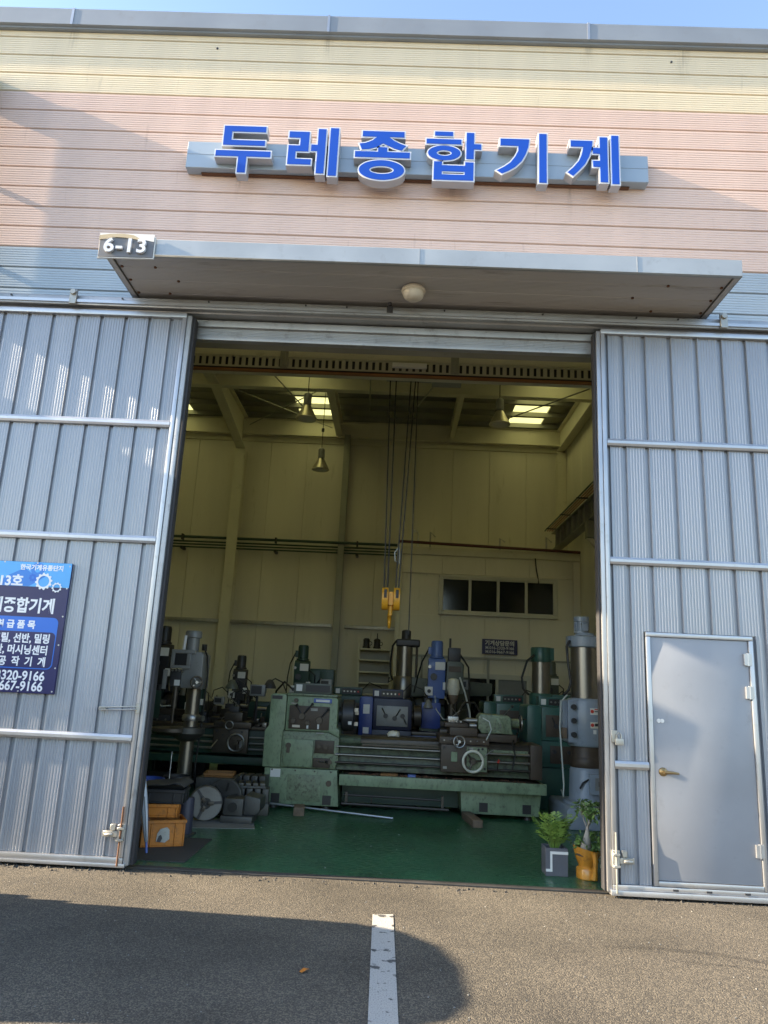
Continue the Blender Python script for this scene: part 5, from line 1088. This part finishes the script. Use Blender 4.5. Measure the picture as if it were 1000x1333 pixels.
# steel rack with two oil cans, against the back wall
rk = thing('steel_rack', 'cream open rack with shelves left of the dark drill column', 'rack', (-.42, 16.9, .012))
for x in (-.78, -.06):
    for y in (16.7, 17.1): B().box(x-.02, x+.02, y-.02, y+.02, .012, 2.60 if x < -.5 else 2.38).done('post', 'cream_steel', rk)
for z in (.4, .9, 1.38, 1.62, 1.86, 2.12, 2.36): B().box(-.80, -.04, 16.68, 17.12, z, z+.03).done('shelf', 'cream_steel', rk, .003, 1)
B().box(-.80, -.04, 17.125, 17.14, 1.3, 2.36).done('back_sheet', 'grey_steel', rk)
for i, x in enumerate((-.62, -.38)):
    t = thing('oil_can', ('black oil can on the rack, the plain left one', 'black oil can on the rack, the one with a spout')[i], 'can', (x, 16.85, 2.39), group='oil cans on the rack')
    B().lathe([(.075, 2.39), (.085, 2.40), (.085, 2.43), (.07, 2.45), (.07, 2.56), (.08, 2.58), (.06, 2.61)] + ([(.012, 2.63), (.01, 2.74)] if i else [(.05, 2.62)]), (x, 16.85, 0), 16).done('can', 'black_plastic', t)
    B().ring((x+.085, 16.85, 2.51), (0, 1, 0), .04, .008, 14, 6).done('handle', 'black_plastic', t)

# ================================================================ clutter on the floor, left
mt = B(Matrix.Translation((-2.15, 7.35, .013))).box(-.45, .42, -.45, .55, 0, .008).done('rubber_mat', 'rubber_mat'); tag(mt, 'dark rubber mat under the orange crates', 'mat')
cbd = B(Matrix.Translation((-1.85, 8.75, .013)) @ Matrix.Rotation(.2, 4, 'Z')).box(-.38, .38, -.28, .28, 0, .006).done('cardboard_sheet', 'cardboard'); tag(cbd, 'grey cardboard sheet under the steel chuck', 'cardboard')
def crate(label, c, rz, dx, dy, h, mat, sticker=False, group='storage crates in the left corner'):
    t = thing('storage_crate', label, 'crate', c, rz, group); w_ = .012
    def D(b, n, m, p=t, bv=.004): return b.done(n, m, p, bv, 1, local=True)
    body = D(B().box(-dx, dx, -dy, dy, 0, .014).box(-dx, dx, -dy, -dy+w_, .014, h).box(-dx, dx, dy-w_, dy, .014, h).box(-dx, -dx+w_, -dy+w_, dy-w_, .014, h).box(dx-w_, dx, -dy+w_, dy-w_, .014, h), 'tub', mat)
    D(B().box(-dx-.01, dx+.01, -dy-.01, -dy-.0005, h-.03, h).box(-dx-.01, dx+.01, dy+.0005, dy+.01, h-.03, h).box(-dx-.01, -dx-.0005, -dy, dy, h-.03, h).box(dx+.0005, dx+.01, -dy, dy, h-.03, h), 'rim', mat)
    for s in (-1, 1):
        for q in (.55, .95): D(B().box(s*dx*q-.008, s*dx*q+.008, -dy-.009, -dy-.0005, .004, h-.031), 'rib', mat)
        for q in (-.6, .6): D(B().box(dx*s if s < 0 else dx, (dx*s if s < 0 else dx), dy*q-.008, dy*q+.008, 0, h) if False else B().box(s*(dx+.0005), s*(dx+.009), dy*q-.008, dy*q+.008, .004, h-.031), 'rib', mat)
    if sticker:
        D(B().prism([(-.06, .05), (.02, .04), (.06, .07), (.055, .15), (.03, .175), (-.03, .16), (-.055, .12)], 'y', -dy-.012, -dy-.0095), 'torn_label', 'label_dirty', body, 0)
        D(B().prism([(-.055, .05), (-.02, .045), (-.005, .08), (-.02, .11), (-.04, .10)], 'y', -dy-.0135, -dy-.0125), 'label_print', 'dark_steel', body, 0)
    return t
crate('worn orange crate with a torn white label, at the bottom', (-2.15, 7.55, .022), R(24), .20, .15, .235, 'crate_orange', True)
crate('worn orange crate in the middle of the stack', (-2.22, 7.64, .262), R(10), .19, .14, .12, 'crate_orange')
bkc = crate('black plastic crate on top of the orange crates', (-2.19, 7.68, .384), R(6), .21, .16, .13, 'black_plastic')
# bent rubber sheet lying on the black crate
b = B(); N = 12
for i in range(N+1):
    u = i/N; x = -2.42+.46*u; z = .522+.02*math.sin(u*3.1)+(.06*max(0, (u-.55)/.45)**1.0)*math.sin(min(1, (u-.55)/.45)*3.0 if u > .55 else 0)
    b.v += [Vector((x, 7.50, z+.01)), Vector((x, 7.86, z+.02)), Vector((x, 7.50, z+.016)), Vector((x, 7.86, z+.026))]
for i in range(N):
    k = 4*i; b.f += [[k, k+4, k+5, k+1], [k+2, k+3, k+7, k+6], [k, k+2, k+6, k+4], [k+1, k+5, k+7, k+3]]
tag(b.done('rubber_sheet', 'rubber_mat'), 'black curled rubber sheet lying on the black crate', 'rubber sheet')
# pails behind
def pail(label, x, y, r, h, mat, z=.012):
    t = thing('pail', label, 'pail', (x, y, z), group='pails in the left corner')
    B().lathe([(r*.82, z), (r, z+h), (r+.008, z+h), (r+.008, z+h-.02), (r-.006, z+h-.02), (r-.02, z+h-.04), (.01, z+h-.05)], (x, y, 0), 24).done('bucket', mat, t)
    B().ring((x, y, z+h-.004), (0, 0, 1), r+.004, .006, 24, 6).done('rim', mat, t)
    B().tube([(x-r, y, z+h-.03), (x-r*.7, y-.1, z+h-.01), (x, y-.16, z+h-.05), (x+r*.7, y-.1, z+h-.01), (x+r, y, z+h-.03)], .004, 6).done('bail_handle', 'bare_steel', t)
pail('blue pail with a thin stick, behind the crates', -2.55, 8.30, .15, .50, 'pail_blue')
pail('black pail beside the blue pail', -2.34, 8.62, .14, .50, 'black_plastic')
tag(B().cyl((-2.28, 8.1, .1), (-2.31, 8.2, .80), .005, n=6).done('thin_stick', 'aluminium'), 'thin pale stick rising behind the crates', 'stick')
# motor-like drum behind the crates
dm = thing('grey_drum', 'small dark blue-grey drum standing right of the crates', 'drum', (-2.06, 8.05, .012))
B().lathe([(.075, .012), (.08, .03), (.08, .36), (.07, .38), (.01, .382)], (-2.06, 8.05, 0), 20).done('drum_body', 'drum_dark', dm); B().box(-2.16, -1.96, 7.95, 8.15, .012, .03).done('drum_foot', 'cast_iron', dm)
# umbrella leaning on the left jamb
um = thing('umbrella', 'folded clear umbrella leaning on the left jamb, handle down', 'umbrella', (-2.25, 7.14, .02))
pts = [Vector((-2.15, 7.12, .12)), Vector((-2.19, 7.14, .30)), Vector((-2.23, 7.16, .5)), Vector((-2.26, 7.18, .70))]
B().tube(pts, [.010, .026, .030, .012], 9).done('folded_cover', 'umbrella_film', um)
for a in range(5):
    o = Vector((.034*math.cos(a*1.3), .034*math.sin(a*1.3), 0)); B().tube([pts[0]+o*.4, pts[1]+o*1.08, pts[2]+o], .003, 5).done('rib', 'dark_steel', um)
B().tube([Vector((-2.135, 7.11, .03)), pts[0]], .011, 8).done('handle', 'label_blue', um)
# big lathe chuck standing on edge
ch = thing('steel_chuck', 'big round three-jaw steel chuck standing on the cardboard', 'chuck', (-2.05, 8.85, .02), R(16))
def L_(b, n, m, p=ch, bv=0): return b.done(n, m, p, bv, 2, local=True)
ckb = L_(B().lathe([(.06, -.055), (.175, -.055), (.185, -.045), (.185, .05), (.175, .06), (.05, .06)], (0, 0, .187), 36, 'y'), 'chuck_body', 'chuck_steel')
L_(B().cyl((0, -.058, .187), (0, -.02, .187), .06, n=24), 'bore', 'cable_black', ckb)
for i in range(3):
    a = R(90+35+i*120); d = Vector((math.cos(a), 0, math.sin(a))); p = Vector((0, -.062, .187))
    m_ = Matrix.Translation(p+d*.115) @ Matrix.Rotation(-a, 4, 'Y'); L_(B(m_).box(-.06, .065, -.006, .01, -.014, .014), 'jaw_slot', 'dark_steel', ckb)
    m_ = Matrix.Translation(p+d*.055) @ Matrix.Rotation(-a, 4, 'Y'); L_(B(m_).box(-.03, .03, -.03, .01, -.02, .02), 'jaw', 'oily_steel', ckb, .004)
# cast iron vices, angle plates and a second chuck behind
vs_ = thing('machine_vice', 'cast iron machine vice right of the steel chuck', 'vice', (-1.68, 8.95, .012))
B().box(-1.86, -1.50, 8.78, 9.12, .013, .09).done('vice_base', 'cast_iron', vs_, .012); B().box(-1.84, -1.62, 8.82, 9.1, .091, .27).done('fixed_jaw', 'cast_iron', vs_, .012)
B().cyl((-1.735, 8.80, .18), (-1.735, 8.82, .18), .05, n=16).done('screw_hole', 'cable_black', vs_); B().prism([(-1.62, .092), (-1.48, .092), (-1.44, .14), (-1.44, .27), (-1.62, .30)], 'y', 8.9, 9.25).done('moving_jaw', 'cast_iron', vs_, .01)
sc2 = thing('round_faceplate', 'dark round faceplate leaning behind the steel chuck', 'faceplate', (-1.9, 9.15, .02), R(-8))
sc2b = B().lathe([(.05, -.03), (.20, -.03), (.21, -.02), (.21, .03), (.05, .03)], (0, 0, .215), 32, 'y').done('disc', 'cast_iron', sc2, local=True)
for i in range(6):
    a = R(i*60+15); B(Matrix.Translation((.12*math.cos(a), -.032, .215+.12*math.sin(a))) @ Matrix.Rotation(-a, 4, 'Y')).box(-.05, .05, -.003, .006, -.012, .012).done('slot', 'cable_black', sc2b, local=True)
for i, (x, y, z, rz, dx, dy, h_) in enumerate(((-1.62, 9.5, .012, .1, .19, .14, .30), (-1.66, 9.5, .313, .2, .17, .14, .06), (-1.72, 9.9, .012, -.05, .20, .15, .40))):
    t = thing('slotted_block', ('slotted cast iron block by the left end of the lathe', 'slotted iron plate lying on top of the block', 'taller slotted iron block behind the faceplate')[i], 'block', (x, y, z), rz, 'slotted iron blocks')
    bb = B().box(-dx, dx, -dy, dy, 0, h_*.45).done('lower_slab', 'cast_iron', t, .008, local=True)
    for k in range(4):
        a = -dx+k*2*dx/4; B().box(a+.012, a+2*dx/4-.012, -dy, dy, h_*.45+.0005, h_).done('slot_bar', 'cast_iron', t, .005, local=True)
tb_ = crate('shallow orange wooden tray behind the faceplate', (-2.06, 9.5, .42), .1, .17, .14, .05, 'tray_orange', group='storage crates in the left corner')
tbs = B().box(-2.30, -1.84, 9.30, 9.70, .012, .42).done('iron_stand', 'cast_iron', bevel=.015); tag(tbs, 'dark iron stand under the shallow orange tray', 'stand')

# ================================================================ potted plants by the right jamb
def frond(b, base, az, L, rise, n=9, lw=.017, ll=.10):
    p = Vector(base); d = Vector((math.cos(az), math.sin(az), 0)); prev = p.copy(); side = Vector((-d.y, d.x, 0)); pts = []
    for i in range(n+1):
        u = i/n; q = p+d*(L*.75*u**1.1)+Vector((0, 0, rise*(u-.30*u*u))); pts.append(q)
    b.tube(pts[:], [.0035-.0022*i/n for i in range(n+1)], 4)
    for i in range(3, n+1):
        t = (pts[i]-pts[i-1]).normalized(); l_ = ll*math.sin(math.pi*min(1, (i-1)/(n))*.85+.25)
        for s in (-1, 1):
            o = (side*s*.85+t*.75+Vector((0, 0, random.uniform(-.35, .1)))).normalized(); w2_ = t.cross(o).cross(o).normalized()*lw*.5
            a = pts[i]; m1 = a+o*l_*.45; tip = a+o*l_+Vector((0, 0, -.016))
            b.add([a, m1+w2_, tip, m1-w2_], [(0, 1, 2, 3)])
pt = thing('potted_palm', 'small parlour palm in a square grey pot with white stripe', 'plant', (1.535, 7.23, .012))
pb = B().box(1.435, 1.635, 7.13, 7.145, .012, .245).box(1.435, 1.635, 7.315, 7.33, .012, .245).box(1.435, 1.45, 7.145, 7.315, .012, .245).box(1.62, 1.635, 7.145, 7.315, .012, .245).box(1.45, 1.62, 7.145, 7.315, .012, .03).done('pot', 'pot_grey', pt, .003, 1)
B().box(1.475, 1.635, 7.126, 7.1295, .195, .218).box(1.475, 1.494, 7.126, 7.1295, .05, .1945).box(1.437, 1.4745, 7.126, 7.1295, .05, .072).done('stripe', 'label_white', pb)
B().box(1.45, 1.62, 7.146, 7.314, .19, .215).done('soil', 'soil', pt)
fr = B()
for i in range(27):
    az = i*2.4+random.uniform(-.3, .3); fr_b = (1.535+.03*math.cos(az), 7.23+.03*math.sin(az), .21)
    frond(fr, fr_b, az, random.uniform(.06, .21), random.uniform(.20, .44))
fr.done('fronds', 'palm_leaf', pt, smooth=False)
st_ = B()
for i in range(6):
    a = i*1.05; st_.tube([(1.535+.02*math.cos(a), 7.23+.02*math.sin(a), .21), (1.535+.035*math.cos(a), 7.23+.035*math.sin(a), .34)], .005, 5)
st_.done('stems', 'palm_leaf', pt)

pf = thing('potted_ficus', 'stout-rooted ficus in an amber glazed pot by the jamb', 'plant', (1.80, 7.12, .012))
b = B(); prof = [(.086, .012), (.092, .018), (.094, .09), (.086, .105), (.072, .112), (.072, .122), (.09, .145), (.108, .185), (.122, .23), (.130, .262), (.118, .262), (.106, .22), (.01, .20)]
b.lathe(prof, (0, 0, 0), 28)
for v in b.v:                                                     # hand-thrown, leaning lip and a pulled side
    a = math.atan2(v.y, v.x); k = 1+.10*math.cos(a-.4)*(v.z > .13)+.05*math.sin(3*a); v.x *= k; v.y *= k; v.z += .022*(v.x/.12)*-1*(v.z > .2)
    v.x += 1.80; v.y += 7.12
po = b.done('pot', 'pot_amber', pf)
B().tube([(1.835, 6.995, .25), (1.842, 6.992, .18), (1.838, 6.998, .10), (1.832, 7.01, .03)], [.028, .022, .022, .03], 8).done('pulled_strap', 'pot_amber', po)
B().lathe([(.105, .205), (.10, .222), (.01, .226)], (1.80, 7.12, 0), 20).done('soil', 'soil', pf)
B().tube([(1.80, 7.10, .215), (1.785, 7.10, .25), (1.785, 7.095, .30), (1.795, 7.095, .35), (1.80, 7.095, .40), (1.80, 7.095, .43)], [.035, .05, .046, .034, .020, .013], 12).done('trunk', 'bark_grey', pf)
br = B(); tips = []
def branch(p, d, L, r, depth):
    pts = [p]; q = p.copy()
    for i in range(4):
        d = (d+Vector((random.uniform(-.25, .25), random.uniform(-.25, .25), random.uniform(-.1, .22)))).normalized(); q = q+d*L/4; pts.append(q.copy())
    br.tube(pts, [r*(1-.14*i) for i in range(5)], 5)
    if depth == 0: tips.extend(pts[2:]); return
    for k in range(3): branch(pts[random.choice((2, 3, 4))], (d+Vector((random.uniform(-.9, .9), random.uniform(-.9, .9), random.uniform(-.2, .6)))).normalized(), L*.62, r*.55, depth-1)
for az, up in ((2.6, 1.1), (.4, 1.2), (4.2, 1.3), (1.5, 1.6), (5.4, .7)):
    branch(Vector((1.80, 7.095, .42)), Vector((math.cos(az)*.6, math.sin(az)*.6, up)).normalized(), .14, .007, 2)
br.done('branches', 'bark_grey', pf)
def leaves(pts, n, spread, size):
    b = B()
    for i in range(n):
        c = Vector(random.choice(pts))+Vector((random.gauss(0, spread), random.gauss(0, spread), random.gauss(0, spread*.8)))
        d = Vector((random.uniform(-1, 1), random.uniform(-1, 1), random.uniform(-.9, .3))).normalized(); s_ = d.orthogonal().normalized()
        s_ = (s_*math.cos(i)+d.cross(s_)*math.sin(i)); l_ = size*random.uniform(.7, 1.2); wd = l_*.24
        nn = d.cross(s_)*l_*.06
        b.add([c, c+d*l_*.35+s_*wd, c+d*l_, c+d*l_*.35-s_*wd, c+d*l_*.4-nn], [(0, 1, 4), (1, 2, 4), (2, 3, 4), (3, 0, 4)])
    return b
upper = [p for p in tips if p.z > .50]
leaves(upper or tips, 280, .028, .055).done('crown', 'ficus_leaf', pf, smooth=False)
low = [Vector((1.80+random.uniform(-.10, .14), 7.16+random.uniform(-.1, .08), random.uniform(.24, .40))) for _ in range(40)]
leaves(low, 200, .022, .06).done('lower_foliage', 'ficus_leaf', pf, smooth=False)
leaves([Vector((1.90, 7.03, .23)), Vector((1.905, 7.03, .19)), Vector((1.90, 7.02, .15)), Vector((1.915, 7.03, .25))], 16, .014, .05).done('trailing_leaves', 'pale_leaf', pf, smooth=False)

# ================================================================ parked truck left of the frame (its cab throws the shadow on the asphalt)
tk = thing('parked_truck', 'small white cab-over truck parked nose to the wall at left', 'truck', (-5.05, 3.4, 0))
X0, X1 = -5.90, -4.20
prof = [(5.53, .38), (5.55, .60), (5.50, .85), (5.26, 1.70), (5.12, 1.83), (4.85, 1.93), (4.5, 1.975), (4.0, 1.975), (3.80, 1.93), (3.66, 1.80), (3.63, .55), (4.2, .5), (4.3, .75), (4.55, .86), (4.85, .75), (4.95, .45)]
cab = B().prism(prof, 'x', X0, X1).done('cab', 'truck_white', tk, .05, 3)
B().prism([(5.47, 1.0), (5.285, 1.66), (5.275, 1.66), (5.46, 1.0)], 'x', X0+.12, X1-.12).done('windscreen', 'dark_glass', cab)
for x in (X0-.004, X1+.004):
    B().prism([(5.22, 1.0), (5.05, 1.65), (4.30, 1.68), (4.30, 1.0)], 'x', x-.003, x+.003).done('side_window', 'dark_glass', cab)
    B().cyl((x, 4.58, .30), (x+(.03 if x > -5 else -.03), 4.58, .30), .12, n=16).done('hub_cap', 'bare_steel', cab)
    s = 1 if x > -5 else -1
    B().tube([(x, 5.05, 1.10), (x+s*.12, 5.08, 1.13), (x+s*.15, 5.1, 1.25)], .012, 6).box(min(x+s*.08, x+s*.22), max(x+s*.08, x+s*.22), 5.06, 5.12, 1.18, 1.42).done('mirror', 'black_plastic', cab)
B().box(X0-.01, X1+.01, 5.50, 5.66, .33, .71).done('bumper', 'truck_white', cab, .03)
for x in (X0+.22, X1-.22): B().box(x-.14, x+.14, 5.50, 5.55, .73, .88).done('headlight', 'lamp_glass', cab, .02)
for x in (X0+.16, X1-.16):
    for y in (4.58, 1.6):
        w_ = B().cyl((x-.1, y, .31), (x+.1, y, .31), .31, n=26).done('tyre', 'tyre', tk, .03); B().cyl((x-.105, y, .31), (x+.105, y, .31), .17, n=18).done('rim', 'bare_steel', w_)
B().box(X0+.3, X1-.3, .55, 4.6, .40, .55).done('chassis', 'dark_steel', tk)
bd = B().box(X0, X1, .40, 3.55, .72, .80).done('bed_floor', 'truck_bed_blue', tk, .01)
for x in (X0, X1-.04): B().box(x, x+.04, .40, 3.55, .801, 1.12).done('side_board', 'truck_bed_blue', tk, .008)
B().box(X0+.041, X1-.041, .40, .44, .801, 1.12).done('tail_board', 'truck_bed_blue', tk, .008); B().box(X0+.041, X1-.041, 3.51, 3.55, .801, 1.45).done('head_board', 'truck_bed_blue', tk, .008)

# ================================================================ small litter
lf = B(Matrix.Translation((-.42, 4.62, .006)) @ Matrix.Rotation(.7, 4, 'Z')).add([(-.03, -.012, 0), (.0, -.018, .012), (.035, 0, .004), (.0, .016, .012), (-.032, .01, 0)], [(0, 1, 3, 4), (1, 2, 3)]).done('dry_leaf', 'crate_orange', smooth=False); tag(lf, 'dry orange leaf lying on the shaded asphalt', 'leaf')

# grit along the door track and on the asphalt, swarf on the workshop floor
def bits(name, label, mat, pts, s0, s1, cat):
    b = B()
    for x, y, z in pts:
        s = random.uniform(s0, s1); a = random.uniform(0, 6.28)
        b.add([(x+s*math.cos(a), y+s*math.sin(a), z), (x+s*math.cos(a+2.1), y+s*.8*math.sin(a+2.1), z), (x+s*math.cos(a+4), y+s*math.sin(a+4), z), (x, y, z+s*.9)], [(0, 1, 2), (0, 1, 3), (1, 2, 3), (2, 0, 3)])
    tag(b.done(name, mat, smooth=False), label, cat, kind='stuff')
bits('grit', 'loose dark grit along the foot of the doors', 'rubber_mat', [(random.choice((random.uniform(-4, -2.0), random.uniform(-4, -2), random.uniform(1.9, 3.9), random.uniform(-2.1, 1.9))), 6.60-abs(random.gauss(0, .06)), .001) for _ in range(420)], .004, .017, 'grit')
bits('gravel', 'small loose stones scattered over the asphalt', 'cardboard', [(random.uniform(-3, 3.5), random.uniform(3.6, 6.5), .001) for _ in range(260)], .003, .008, 'gravel')
bits('swarf', 'pale metal chips scattered over the green floor', 'label_white', [(random.uniform(-1.8, 1.9), random.uniform(6.9, 9.8), .0125) for _ in range(26)], .002, .007, 'swarf')
